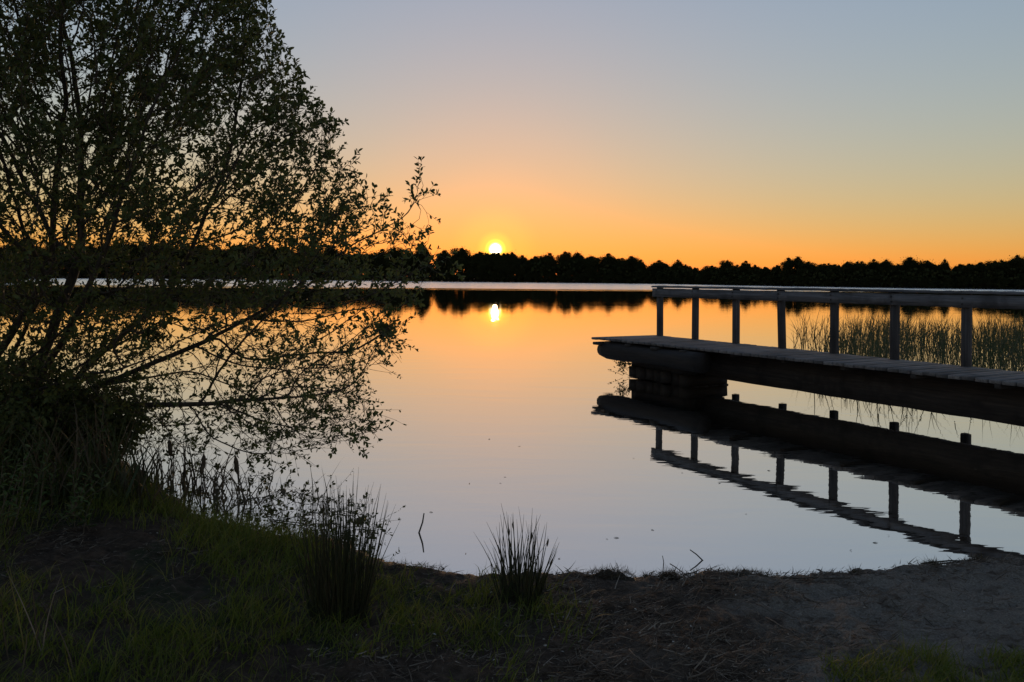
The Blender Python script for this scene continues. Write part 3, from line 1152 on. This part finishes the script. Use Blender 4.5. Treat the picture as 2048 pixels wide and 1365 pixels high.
# a second rank behind
px = -40.0
while px < 2120:
    d = shore_dist(px) + random.uniform(18, 34)
    gap = 1470 < px < 1610
    hgt_ = (top_h(px, d, random.uniform(1, 10)) - 0.5) * (0.8 if gap else 1)
    if not gap or random.random() < 0.4:
        put_tree(random.choice(['round', 'round', 'tall', 'ragged']), px, d, max(hgt_, 3.0), random.uniform(0.9, 1.3))
    px += hgt_ * 0.6 * FPX / d * random.uniform(0.6, 0.95)
# low willows along the water's edge
px = -60.0
while px < 2120:
    d = shore_dist(px) + random.uniform(0.5, 3)
    h_ = (2812 / d * 0 + random.uniform(0.28, 0.48)) * (top_h(px, d) - 0.3)
    put_tree('low', px, d, h_, random.uniform(0.9, 1.3))
    px += h_ * 0.85 * FPX / d * random.uniform(0.55, 0.9)
# undergrowth of the wood: reads as one dark mass
UP = []
for px in np.arange(-80, 2150, 1.3):
    sd0 = shore_dist(px) if int(px * 10) % 13 == 0 or True else sd0
    u, _ = ray(px, CY)
    for _ in range(22):
        d = sd0 + random.uniform(0.3, 40)
        hmax = (top_h(px, d) - 0.3) * random.uniform(0.42, 0.68) * (0.7 if 1470 < px < 1610 else 1.0)
        UP.append((u * d + random.uniform(-0.5, 0.5), d, 0.3 + hmax * random.random()))
UP = np.array(UP)
n_ = len(UP)
dd_ = unit(rng.normal(0, 1, (n_, 3)))
sz = rng.uniform(0.9, 1.9, n_) * np.clip(UP[:, 1] / 400, 0.45, 1.2)
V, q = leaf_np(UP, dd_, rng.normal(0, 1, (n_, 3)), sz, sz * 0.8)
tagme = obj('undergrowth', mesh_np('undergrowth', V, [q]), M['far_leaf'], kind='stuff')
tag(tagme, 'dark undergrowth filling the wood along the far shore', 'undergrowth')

# ------------------------------------------------------------------ reed bed behind the jetty
pts = []
while len(pts) < 2700:
    x_, y_ = random.uniform(4.5, 26), random.uniform(13.0, 30)
    px, py = to_px((x_, y_, 0))
    if px < 1580 or px > 2350:
        continue
    den = np.clip((px - 1585) / 160, 0.03, 1) * np.clip((fbm(np.array(x_ * 0.9), np.array(y_ * 0.6), 3) - 0.36) * 5, 0.03, 1)
    den *= np.clip((y_ - 12) / 5, 0.05, 1) * np.clip((31 - y_) / 6, 0.2, 1)
    # keep off the jetty
    rel = np.array((x_, y_, 0)) - P1
    if np.dot(rel, W) > -0.5 or random.random() > den:
        continue
    pts.append((x_, y_, -0.1))
B = np.array(pts)
n_ = len(B)
ln = rng.uniform(0.45, 1.15, n_) * (0.75 + 0.5 * fbm(B[:, 0] * 0.8, B[:, 1] * 0.8, 2))
d = unit(np.stack((rng.normal(0.0, 0.14, n_), rng.normal(0, 0.10, n_), np.ones(n_)), -1))
bend = np.stack((rng.normal(0.06, 0.16, n_), rng.normal(0, 0.1, n_), -rng.random(n_) * 0.10), -1)
b = MB()
b.add(*blades(B, d, ln, rng.uniform(0.013, 0.024, n_), bend, 4))
for j in range(2):
    zz = rng.uniform(0.2, 0.6, n_)
    sd_ = rng.normal(0, 0.5, (n_, 3)) * np.array((1, 1, 0)) + np.array((0, 0, 0.9))
    b.add(*blades(B + d * (ln * zz)[:, None] + bend * (zz ** 2)[:, None], unit(sd_), rng.uniform(0.22, 0.5, n_), rng.uniform(0.010, 0.02, n_), np.stack((rng.normal(0, 0.12, n_), rng.normal(0, 0.12, n_), -rng.random(n_) * 0.12), -1), 3))
tag(obj('reed_bed', b.mesh('reed_bed'), M['reed'], kind='stuff'), 'green reeds standing in the shallow water behind the jetty railing', 'reeds')
# single reeds at the thin edge of the bed
for k in range(26):
    px, d_ = random.uniform(1585, 1720), random.uniform(15.5, 23)
    u, _ = ray(px, CY)
    bpos = np.array((u * d_, d_, -0.08))
    t = thing('reed_plant', 'lone thin reed at the sparse edge of the reed bed behind the jetty', 'reed', tuple(bpos), 'single reeds at the edge of the reed bed')
    dd = unit(np.array((random.gauss(0.05, 0.12), random.gauss(0, 0.1), 1)))
    ln_ = random.uniform(0.6, 1.1)
    bd = np.array((random.gauss(0, 0.12), random.gauss(0, 0.05), -0.03))
    b = MB()
    b.tube([dd * ln_ * t_ + bd * t_ * t_ for t_ in np.linspace(0, 1, 5)], np.linspace(0.008, 0.003, 5), 4)
    obj('stem', b.mesh('stem'), M['reed'], t)
    for q_ in range(random.randint(2, 3)):
        z_ = random.uniform(0.3, 0.85)
        bb = (dd * ln_ * z_ + bd * z_ * z_)[None]
        b = MB()
        b.add(*blades(bb, unit(np.array([[random.gauss(0, 0.5), random.gauss(0, 0.4), 0.9]])), np.array([random.uniform(0.2, 0.4)]), np.array([0.016]), np.array([[random.gauss(0, 0.1), 0, -0.1]]), 4))
        obj('leaf', b.mesh('leaf'), M['reed'], t)


# ------------------------------------------------------------------ rush clumps on the bank
def rush_clump(px, py, zg, top_y, spread, n, label, lean=0.0, dry=0.25):
    c = on_level(px, py, zg)
    c[2] = float(ground_z(c[0], c[1])) - 0.01
    ht = float(at_depth(px, top_y, c[1])[2] - c[2])
    t = thing('rush_clump', label, 'rushes', tuple(c))
    ms = []
    for v_ in range(10):
        b = MB()
        tt = np.linspace(0, 1, 6)
        cx_, cy_ = random.gauss(0, 0.035), random.gauss(0, 0.035)
        P = np.stack((cx_ * tt ** 2, cy_ * tt ** 2, tt), -1)
        b.tube(P, np.array((0.0034, 0.0035, 0.0032, 0.0026, 0.0017, 0.0005)), 4, cap=False)
        ms.append(b.mesh('stem'))
    for m_ in ms:
        m_.materials.append(M['rush'])
    tuft = b = MB()
    b = MB()
    tt = np.linspace(0, 1, 8)
    fx = MB()
    fx.tube([(0, 0, 0), (0.004, 0, 0.012), (0.007, 0, 0.026), (0.006, 0, 0.04)], [0.002, 0.0045, 0.0045, 0.001], 5)
    flower_me = fx.mesh('flower')
    flower_me.materials.append(M['dry_reed'])
    for i in range(n):
        rr = spread * math.sqrt(random.random())
        az = random.uniform(0, 2 * math.pi)
        bx, by = rr * math.cos(az), rr * math.sin(az) * 0.8
        out_ = rr / spread
        tx = math.cos(az) * out_ * random.uniform(0.05, 0.36) + random.gauss(lean, 0.075)
        ty = math.sin(az) * out_ * random.uniform(0.1, 0.45) + random.gauss(0, 0.08)
        L_ = ht * random.uniform(0.55, 1.0) * (1.08 - 0.25 * out_)
        if random.random() < 0.06:
            L_ *= 1.12
        o = obj('stem', random.choice(ms), None, t, (bx, by, 0))
        q_ = Vector((tx, ty, 1)).normalized().to_track_quat('Z', 'Y')
        o.rotation_euler = q_.to_euler()
        o.scale = (1, 1, L_)
        if random.random() < 0.12:
            f = obj('flower', flower_me, None, t)
            z_ = random.uniform(0.6, 0.85)
            f.location = Vector((bx, by, 0)) + q_ @ Vector((0, 0, L_ * z_))
            f.rotation_euler = q_.to_euler()
    # dense skirt of old short stems and blades at the foot
    n2_ = 300
    a_ = rng.random(n2_) * 2 * math.pi
    r2 = spread * 1.05 * np.sqrt(rng.random(n2_))
    base = np.stack((r2 * np.cos(a_), r2 * np.sin(a_) * 0.8, np.zeros(n2_)), -1)
    dr = unit(np.stack((np.cos(a_) * rng.uniform(0, 0.6, n2_), np.sin(a_) * rng.uniform(0, 0.6, n2_), np.ones(n2_)), -1) + rng.normal(0, 0.12, (n2_, 3)))
    b.add(*blades(base, dr, rng.uniform(0.06, 0.24, n2_) * ht / 0.7, rng.uniform(0.004, 0.007, n2_), rng.normal(0, 0.05, (n2_, 3)) + np.array((0, 0, -0.03)), 3))
    obj('foot_blades', b.mesh('foot_blades'), M['rush'], t, kind='stuff')
    return t


rush_clump(678, 1235, 0.09, 938, 0.135, 140, 'tall dense rush clump, the larger of the two standing on the grassy bank', 0.02)
rush_clump(1040, 1205, 0.07, 1012, 0.10, 80, 'shorter rush clump fanning out where the grass meets the muddy beach', 0.03)

# ------------------------------------------------------------------ cattails and old reeds in the shallows under the willow
def reed_tuft(px, py, top_y, n, heads, label, matk='dry_reed', zg=0.0, spread=0.07):
    c = on_level(px, py, zg)
    gz = float(ground_z(c[0], c[1]))
    c[2] = max(min(gz, 0.2), -0.25)
    ht = float(at_depth(px, top_y, c[1])[2] - c[2])
    t = thing('cattail', label, 'cattails', tuple(c), 'cattails with seed heads under the willow' if heads else 'cattail leaves under the willow')
    for i in range(n):
        p0 = np.array((random.gauss(0, spread), random.gauss(0, spread), 0))
        b = MB()
        L_ = ht * random.uniform(0.6, 1.0)
        brk = random.random() < 0.5
        dr = unit(np.array([[random.gauss(0, 0.16), random.gauss(0, 0.12), 1]]))
        bd = np.array([[random.gauss(0, 0.22), random.gauss(0, 0.1), -L_ * (0.75 if brk else random.uniform(0, 0.2))]]) * (L_ / 0.8)
        b.add(*blades(p0[None], dr, np.array([L_ * (1.3 if brk else 1)]), np.array([random.uniform(0.010, 0.02)]), bd, 7))
        obj('leaf', b.mesh('leaf'), M[matk], t)
    for i in range(heads):
        p0 = np.array((random.gauss(0, spread), random.gauss(0, spread), 0))
        dr = unit(np.array((random.gauss(0, 0.1), random.gauss(0, 0.1), 1)))
        L_ = ht * random.uniform(0.55, 0.9)
        b = MB()
        b.tube([p0 + dr * L_ * t_ for t_ in (0, 0.35, 0.7, 1)], [0.006, 0.005, 0.004, 0.002], 5)
        st = obj('stalk', b.mesh('stalk'), M[matk], t)
        b = MB()
        zs = np.linspace(0.62, 0.86, 7)
        b.tube([p0 + dr * L_ * z_ for z_ in zs], [0.004, 0.015, 0.019, 0.017, 0.019, 0.014, 0.003], 7)
        obj('seed_head', b.mesh('seed_head', True), M['dry_reed'], st)
    return t


for px, py, ty, n, hd in ((292, 985, 845, 20, 0), (318, 968, 830, 18, 0), (352, 975, 818, 17, 1), (388, 968, 780, 16, 0), (418, 985, 832, 17, 1), (452, 962, 840, 14, 0), (486, 990, 848, 15, 1), (305, 1000, 880, 16, 0), (405, 1005, 880, 14, 0), (470, 1012, 890, 12, 0),
                          (512, 972, 905, 6, 0), (545, 985, 900, 5, 1), (330, 1004, 905, 9, 0), (440, 1010, 915, 7, 0), (266, 960, 800, 12, 0), (372, 1002, 900, 7, 1), (612, 1010, 905, 4, 0), (655, 1000, 880, 5, 0)):
    reed_tuft(px, py, ty, int(n * 0.62), hd, 'old drooping cattail tuft ' + ('with brown seed heads ' if hd else 'of leaves only ') + 'in the shallows under the willow')
# tall dry sedge on the bank at the willow's foot
for k, (px, py, ty, n) in enumerate(((205, 985, 775, 34), (245, 990, 800, 30), (170, 1000, 800, 28), (120, 1010, 770, 26), (60, 1020, 780, 24), (10, 1015, 760, 24), (-40, 1020, 760, 20), (225, 1012, 880, 30), (150, 1018, 880, 30), (285, 1000, 890, 24))):
    c = on_level(px, py, 0.2)
    c[2] = float(ground_z(c[0], c[1])) - 0.02
    ht = float(at_depth(px, ty, c[1])[2] - c[2])
    t = thing('sedge_tussock', ('tall dry brown' if k % 3 == 0 else 'tall dark green') + ' sedge tussock at the foot of the willow on the bank', 'sedge', tuple(c), ('dry' if k % 3 == 0 else 'green') + ' sedge tussocks at the foot of the willow')
    mm = M['dry_reed'] if k % 3 == 0 else M['reed']
    for i in range(n):
        p0 = np.array([[random.gauss(0, 0.09), random.gauss(0, 0.09), 0]])
        L_ = ht * random.uniform(0.55, 1.05)
        b = MB()
        b.add(*blades(p0, unit(np.array([[random.gauss(0, 0.14), random.gauss(0, 0.14), 1]])), np.array([L_]), np.array([random.uniform(0.012, 0.024)]), np.array([[random.gauss(0, 0.18), random.gauss(0, 0.15), -0.1 * L_]]), 5))
        obj('leaf', b.mesh('leaf'), mm, t)


# leafy shoots (young willow and herbs) on the dark bank at the left
def herb(px, py, zg, ht, label, n=3):
    c = on_level(px, py, zg)
    c[2] = float(ground_z(c[0], c[1])) - 0.01
    t = thing('leafy_shoot', label, 'plant', tuple(c), 'leafy shoots on the bank below the willow')
    for s_ in range(n):
        dr = unit(np.array((random.gauss(0.1, 0.25), random.gauss(0, 0.2), 1)))
        L_ = ht * random.uniform(0.65, 1.0)
        p0 = np.array((random.gauss(0, 0.05), random.gauss(0, 0.05), 0))
        cv = np.array((random.gauss(0, 0.08), random.gauss(0, 0.06), 0))
        f_ = lambda t_: p0 + dr * L_ * t_ + cv * t_ * t_
        b = MB()
        b.tube([f_(t_) for t_ in np.linspace(0, 1, 5)], np.linspace(0.0045, 0.0012, 5), 4)
        st = obj('stem', b.mesh('stem'), M['twig'], t)
        nl = int(L_ / 0.024)
        for j in range(nl):
            t_ = 0.2 + 0.8 * (j + 0.5) / nl
            az = j * 2.4 + random.uniform(-0.3, 0.3)
            ld = np.array([[math.cos(az), math.sin(az), random.uniform(0.2, 0.9)]])
            l_ = random.uniform(0.05, 0.085) * (1.1 - 0.5 * t_)
            V, q = leaf_np(f_(t_)[None], ld, np.array([[0, 0, 1.0]]) + rng.normal(0, 0.2, (1, 3)), np.array([l_]), np.array([l_ * 0.33]))
            obj('leaf', mesh_np('leaf', V, [q]), M['herb'], st)
    return t


for px, py, ht in ((120, 1040, 0.42), (160, 1030, 0.48), (85, 1060, 0.36), (40, 1050, 0.5), (185, 1060, 0.25), (10, 1075, 0.5), (60, 1000, 0.6), (140, 985, 0.6), (-20, 1100, 0.5), (95, 1015, 0.45)):
    herb(px, py, 0.22, ht, 'upright leafy green shoot growing on the shaded bank below the willow', random.randint(2, 3))

# ------------------------------------------------------------------ grass
def grass_density(x_, y_, z_):
    px, py = to_px(np.stack((x_, y_, z_), -1))
    s_ = lake_sd(x_, y_)
    nz = fbm(x_ * 1.7 + 4, y_ * 1.7, 3)
    nz2 = fbm(x_ * 6 + 1, y_ * 6, 2)
    g = np.zeros_like(px)
    # the whole left bank, thinning towards the bare beach on the right
    edge = 1130 + 90 * (nz - 0.5) * 2 - 0.25 * (py - 1250)
    g = np.maximum(g, np.clip((edge - px) / 160, 0, 1))
    # trodden bare earth
    bare = np.exp(-(((px - 190) / 190) ** 2 + ((py - 1110) / 75) ** 2))
    bare = np.maximum(bare, np.exp(-(((px - 350) / 110) ** 2 + ((py - 1205) / 40) ** 2)))
    bare = np.maximum(bare, 0.85 * np.exp(-(((px - 780) / 260) ** 2 + ((py - 1350) / 40) ** 2)))
    bare = np.maximum(bare, 0.7 * np.exp(-(((px - 900) / 120) ** 2 + ((py - 1170) / 22) ** 2)))
    g = g * (1 - np.clip(bare * 1.7, 0, 1))
    # tuft by the second rush clump and the strip at the lower right
    g = np.maximum(g, 0.9 * np.exp(-(((px - 1110) / 60) ** 2 + ((py - 1250) / 28) ** 2)))
    g = np.maximum(g, np.clip((py - 1306 + 30 * (nz - 0.5)) / 20, 0, 1) * np.clip((px - 1640) / 60, 0, 1) * 1.6)
    g = g * np.clip((nz2 - 0.25) * 3, 0.1, 1) * np.clip((s_ - 0.05) / 0.25, 0, 1)
    return g, px, py


n_try = 420000
gx = rng.uniform(-6.5, 4.5, n_try)
gy = rng.uniform(2.3, 7.6, n_try)
gz = ground_z(gx, gy)
g, px, py = grass_density(gx, gy, gz)
kp = rng.random(n_try) < g * 0.62
gx, gy, gz, px, py = gx[kp], gy[kp], gz[kp], px[kp], py[kp]
n_ = len(gx)
lenmod = 0.6 + 0.9 * fbm(gx * 2.2 + 9, gy * 2.2, 2)
ln = rng.uniform(0.05, 0.15, n_) * lenmod
ln = np.where((px > 280) & (px < 640) & (py < 1200), ln * 1.35, ln)
ln = np.where(px > 1500, ln * 0.8, ln)
ln = np.where((px > 560) & (px < 1000) & (py > 1270), ln * 0.6, ln)
wind = np.stack((rng.normal(0.02, 0.045, n_), rng.normal(0, 0.04, n_), -rng.random(n_) * 0.03), -1)
d = unit(np.stack((rng.normal(0, 0.28, n_), rng.normal(0, 0.28, n_), np.ones(n_)), -1))
V, q, tr = blades(np.stack((gx, gy, gz - 0.006), -1), d, ln, rng.uniform(0.0035, 0.0075, n_), wind * (ln / 0.09)[:, None], 3)
tag(obj('grass', mesh_np('grass', V, [q, tr]), M['grass'], kind='stuff'), 'short green grass covering the bank on the left and lower right', 'grass')
print('grass', n_)

# long single grass stems in the lower left corner
for k in range(34):
    px, py = random.uniform(-20, 190), random.uniform(1290, 1400)
    if k > 24:
        px, py = random.uniform(520, 900), random.uniform(1120, 1150)
    c = on_level(px, py, 0.15)
    c[2] = float(ground_z(c[0], c[1]))
    L_ = random.uniform(0.18, 0.42) if k <= 24 else random.uniform(0.08, 0.16)
    b = MB()
    b.add(*blades(np.zeros((1, 3)), unit(np.array([[random.gauss(-0.05, 0.22), random.gauss(0, 0.1), 1]])), np.array([L_]), np.array([0.0055]), np.array([[random.gauss(0.02, 0.08), 0, -0.03]]), 5))
    if k <= 24:
        lb, gp = 'long pale grass blade standing up from the short grass beside the bare earth', 'long grass blades at the bare earth'
    else:
        lb, gp = 'short grass blade standing at the water edge beside the tall rush clump', 'grass blades at the water edge'
    tag(obj('grass_blade', b.mesh('grass_blade'), M['straw'] if k % 3 == 0 else M['grass'], None, tuple(c)), lb, 'grass', gp)

# ------------------------------------------------------------------ litter: dead stems, twigs, flakes
n_try = 240000
lx, ly = rng.uniform(-4.5, 4.5, n_try), rng.uniform(2.4, 6.4, n_try)
s_ = lake_sd(lx, ly)
lz = ground_z(lx, ly)
px, py = to_px(np.stack((lx, ly, lz), -1))
den = np.clip((px - 700) / 300, 0, 1) * np.clip((1950 - px) / 500, 0.22, 1) * 0.7
den = np.maximum(den, 0.55 * np.exp(-(((px - 190) / 190) ** 2 + ((py - 1110) / 75) ** 2)))
den = np.maximum(den, 0.5 * np.exp(-(((px - 780) / 300) ** 2 + ((py - 1345) / 45) ** 2)))
den = np.maximum(den, 0.95 * np.exp(-((s_ - 0.10) / 0.10) ** 2) * np.clip((px - 700) / 150, 0, 1))
den = np.maximum(den, np.clip((py - 1290) / 50, 0, 1) * np.clip((1700 - px) / 150, 0, 1) * np.clip((px - 1000) / 200, 0, 1))
den *= np.clip((fbm(lx * 3 + 2, ly * 3, 3) - 0.3) * 3, 0.1, 1) * (s_ > -0.06)
kp = rng.random(n_try) < den
lx, ly, lz, s_ = lx[kp], ly[kp], lz[kp], s_[kp]
n_ = len(lx)
ln = rng.uniform(0.015, 0.09, n_) * rng.uniform(0.5, 1.5, n_)
az = rng.normal(0, 0.9, n_)
d = np.stack((np.cos(az), np.sin(az), rng.normal(0.04, 0.22, n_)), -1)
side = np.stack((-np.sin(az), np.cos(az), rng.normal(0, 0.5, n_)), -1)
V, q, tr = blades(np.stack((lx, ly, np.maximum(lz, 0.0) + rng.uniform(0.001, 0.012, n_)), -1), d, ln, rng.uniform(0.0018, 0.0075, n_), np.stack((rng.normal(0, 0.01, n_), rng.normal(0, 0.01, n_), rng.normal(0.0, 0.006, n_)), -1), 3, unit(side))
tag(obj('dead_plant_litter', mesh_np('dead_plant_litter', V, [q, tr]), M['straw'], kind='stuff'), 'broken dead stems and flakes scattered over the muddy beach', 'litter')
print('litter', n_)


# pale flakes of dry leaf and wood
M['flake'] = leafy('flake', [(0.14, 0.12, 0.09), (0.24, 0.21, 0.17), (0.38, 0.35, 0.3)], 0.1, 0.8)
pk = rng.choice(n_, 300, replace=False)
an = rng.random(300) * 6.28
fl = rng.uniform(0.006, 0.020, 300)
V, q = leaf_np(np.stack((lx[pk], ly[pk], np.maximum(lz[pk], 0.0) + rng.uniform(0.006, 0.016, 300)), -1), np.stack((np.cos(an), np.sin(an), rng.normal(0.1, 0.3, 300)), -1), np.array([[0, -0.3, 1.0]]) + rng.normal(0, 0.4, (300, 3)), fl, fl * rng.uniform(0.3, 0.7, 300))
tag(obj('pale_flakes', mesh_np('pale_flakes', V, [q]), M['flake'], kind='stuff'), 'pale flakes of dry leaf and wood strewn over the beach', 'litter')


# sticks that can be told apart
def stick(pts_px, zs, r, label, material='dead_stick', group=None, float_ok=False):
    P = []
    for (px, py), z in zip(pts_px, zs):
        p = on_level(px, py, 0.05)
        for _ in range(3):
            g_ = float(ground_z(p[0], p[1])) if not float_ok else 0.0
            p = on_level(px, py, max(g_, 0.0) + z)
        P.append(p)
    P = np.array(P)
    t = np.linspace(0, len(P) - 1, 3 * (len(P) - 1) + 1)
    Q = np.stack([np.interp(t, np.arange(len(P)), P[:, i]) for i in range(3)], -1)
    Q[1:-1] += rng.normal(0, 0.0025, Q[1:-1].shape)
    b = MB()
    r = r * 0.72
    b.tube(Q - P[0], np.linspace(r, r * 0.45, len(Q)), 6)
    return tag(obj('stick', b.mesh('stick', True), M[material], None, tuple(P[0])), label, 'stick', group)


stick([(1532, 1236), (1580, 1262), (1622, 1290)], [0.01, 0.015, 0.008], 0.006, 'straight pale stick lying on the sand beside a curved one')
stick([(1560, 1221), (1598, 1240), (1612, 1272)], [0.012, 0.03, 0.01], 0.005, 'curved pale stick with a sharp bend lying on the sand beside a straight one')
stick([(1258, 1300), (1300, 1338), (1368, 1356)], [0.02, 0.03, 0.015], 0.006, 'long brown stick bowing down towards the litter in front of the rushes')
stick([(1376, 1356), (1420, 1340), (1452, 1318)], [0.015, 0.03, 0.03], 0.006, 'brown stick rising with an upturned end among the dead stems')
stick([(1160, 1312), (1198, 1340), (1232, 1352)], [0.012, 0.012, 0.01], 0.005, 'thin dark stick on the litter below the shorter rush clump')
stick([(1385, 1278), (1440, 1262), (1484, 1242)], [0.01, 0.02, 0.03], 0.005, 'thin stick slanting across the dark hollow in the beach')
stick([(1382, 1272), (1390, 1245), (1402, 1222)], [0.01, 0.02, 0.02], 0.004, 'thin upright stick crossing another over the dark hollow in the beach')
stick([(1846, 1190), (1872, 1200), (1898, 1214)], [0.008, 0.012, 0.006], 0.005, 'short stick half sunk in the grey sand near the jetty')
stick([(1960, 1245), (1966, 1228), (1984, 1216)], [0.01, 0.02, 0.02], 0.004, 'small bent twig on the open grey sand')
stick([(1928, 1322), (1926, 1295), (1924, 1276)], [0.02, 0.06, 0.09], 0.0035, 'upright dry stem standing in the grass strip at the edge of the sand')
stick([(1555, 1320), (1572, 1330), (1590, 1338)], [0.01, 0.012, 0.008], 0.006, 'short pale stick beside the grass strip at the edge of the sand')
stick([(1645, 1336), (1656, 1340), (1668, 1343)], [0.01, 0.01, 0.01], 0.006, 'short white chip of wood beside the grass strip')
stick([(1842, 1128), (1900, 1122), (1960, 1119), (2010, 1117)], [0.006, 0.006, 0.006, 0.006], 0.008, 'dark stick floating at the water edge below the jetty reflection', 'bark', None, True)
stick([(1560, 1157), (1620, 1156), (1700, 1157)], [0.012, 0.015, 0.012], 0.008, 'long dark stick lying along the waterline', 'bark')
stick([(1340, 1128), (1372, 1150), (1405, 1172)], [0.08, 0.05, 0.01], 0.004, 'thin twig slanting down from the debris heap to the mud at the waterline', 'bark')
stick([(1366, 1150), (1390, 1143), (1410, 1137)], [0.03, 0.04, 0.05], 0.005, 'straight twig sticking out over the water from the debris heap', 'bark')
stick([(540, 1040), (600, 1047), (650, 1048)], [0.006, 0.008, 0.01], 0.007, 'dark stick lying in the shallow water beside the tall rush clump', 'bark', None, True)


def bent_stick(base_px, tip_px, mid=None, r=0.004, label=''):
    a = on_level(*base_px, 0.0)
    c = at_depth(*tip_px, a[1])
    P = np.array([a + (a - c) * 0.4, a, a * 0.45 + c * 0.55 + np.array((0.006, 0, 0)), c])
    b = MB()
    b.tube(P - a, [r, r, r * 0.9, r * 0.7], 6)
    return tag(obj('stick', b.mesh('stick'), M['bark'], None, tuple(a)), label, 'stick')


bent_stick((838, 1066), (848, 1027), r=0.0065, label='single dark stick standing in the open water beyond the bank')
bent_stick((1405, 1121), (1380, 1100), r=0.0045, label='thin twig leaning out of the water just off the debris heap')
bent_stick((1326, 1141), (1325, 1112), r=0.003, label='thin upright stem standing in the water behind the debris heap')
bent_stick((1236, 1147), (1233, 1126), r=0.003, label='short upright stem at the waterline beside the shorter rush clump')


# heaps of washed-up plant debris at the waterline
def heap(px, py, rx, ry, hz, label):
    c = on_level(px, py, 0.02)
    c[2] = max(float(ground_z(c[0], c[1])), -0.01)
    t = thing('debris_heap', label, 'debris', tuple(c), None)
    th = np.linspace(0, 2 * math.pi, 28, endpoint=False)
    rr = np.linspace(0, 1, 8)[1:]
    V, q, tr = [(0, 0, hz)], [], []
    for k_, r0 in enumerate(rr):
        for j, a_ in enumerate(th):
            w_ = 1 + 0.35 * (fbm(np.array(math.cos(a_) * 2 + px), np.array(math.sin(a_) * 2), 2) - 0.5)
            x_, y_ = rx * r0 * math.cos(a_) * w_, ry * r0 * math.sin(a_) * w_
            z_ = hz * (1 - r0 ** 2) * (0.15 + 1.2 * fbm(np.array(x_ * 55 + px), np.array(y_ * 55), 3)) - 0.02 * r0
            V.append((x_, y_, float(z_)))
    nth = len(th)
    for j in range(nth):
        tr.append((0, 1 + j, 1 + (j + 1) % nth))
        for k_ in range(len(rr) - 1):
            a_ = 1 + k_ * nth
            q.append((a_ + j, a_ + nth + j, a_ + nth + (j + 1) % nth, a_ + (j + 1) % nth))
    b = MB()
    b.add(V, q, tr)
    obj('mound', b.mesh('mound', True), M['soil'], t)
    n_ = 700
    a_ = rng.random(n_) * 6.28
    r0 = np.sqrt(rng.random(n_))
    x_, y_ = rx * r0 * np.cos(a_), ry * r0 * np.sin(a_)
    base = np.stack((x_, y_, hz * (1 - r0 ** 2) * 0.9), -1)
    d_ = unit(rng.normal(0, 1, (n_, 3)) * np.array((1, 0.6, 0.42)))
    b = MB()
    b.add(*blades(base, d_, rng.uniform(0.015, 0.06, n_), rng.uniform(0.002, 0.005, n_), rng.normal(0, 0.01, (n_, 3)), 3))
    obj('dead_stems', b.mesh('dead_stems'), M['dry_reed'], t, kind='stuff')


heap(1340, 1156, 0.085, 0.05, 0.045, 'small dark heap of washed up debris with twigs sticking out at the waterline')
heap(1490, 1158, 0.20, 0.05, 0.035, 'long low bank of dark washed up debris along the waterline')
heap(1218, 1160, 0.16, 0.06, 0.04, 'dark debris heap at the waterline beside the shorter rush clump')
heap(1296, 1152, 0.035, 0.02, 0.02, 'tiny dark clod standing in the water by the debris')
heap(1712, 1154, 0.035, 0.02, 0.018, 'dark clod at the end of the long stick on the waterline')
heap(1865, 1140, 0.05, 0.02, 0.018, 'pair of dark lumps at the water edge on the grey sand')
heap(1955, 1134, 0.05, 0.02, 0.015, 'flat dark lump at the water edge under the jetty reflection')
heap(800, 1146, 0.28, 0.10, 0.035, 'dark mound of earth at the water edge beside the tall rush clump')

# weeds growing from the jetty's crib at the end
for k in range(16):
    c = jp(random.uniform(0.2, 0.5), random.uniform(0.8, 1.05), random.uniform(0.02, 0.3))
    t = thing('weed_sprig', 'small weed sprig growing from the logs under the end of the jetty', 'weed', tuple(c), 'weed sprigs under the end of the jetty')
    dr = unit(np.array((random.uniform(-1, -0.3), random.uniform(-0.3, 0.2), random.uniform(-0.1, 0.8))))
    L_ = random.uniform(0.14, 0.32)
    b = MB()
    b.tube([dr * L_ * t_ + np.array((0, 0, -0.05 * t_ * t_)) for t_ in np.linspace(0, 1, 5)], np.linspace(0.004, 0.0015, 5), 4)
    obj('stem', b.mesh('stem'), M['twig'], t)
    for j in range(7):
        t_ = random.uniform(0.3, 1.0)
        V, q = leaf_np((dr * L_ * t_)[None], rng.normal(0, 1, (1, 3)), rng.normal(0, 1, (1, 3)), np.array([0.05]), np.array([0.024]))
        obj('leaf', mesh_np('leaf', V, [q]), M['herb'], t)

# leaves and scraps floating on the water off the beach
for k in range(26):
    px, py = random.uniform(760, 1980), random.uniform(860, 1140)
    c = on_level(px, py, 0.003)
    if lake_sd(np.array([c[0]]), np.array([c[1]]))[0] > -0.12:
        continue
    l_ = random.uniform(0.018, 0.045)
    V, q = leaf_np(np.zeros((1, 3)), np.array([[random.gauss(0, 1), random.gauss(0, 1), 0.05]]), np.array([[0, 0, 1.0]]), np.array([l_]), np.array([l_ * random.uniform(0.15, 0.4)]), 0.12)
    tag(obj('floating_leaf', mesh_np('floating_leaf', V, [q]), M['dry_reed'], None, tuple(c)), 'tiny brown leaf floating on the open calm water', 'leaf', 'leaves floating on the calm water')
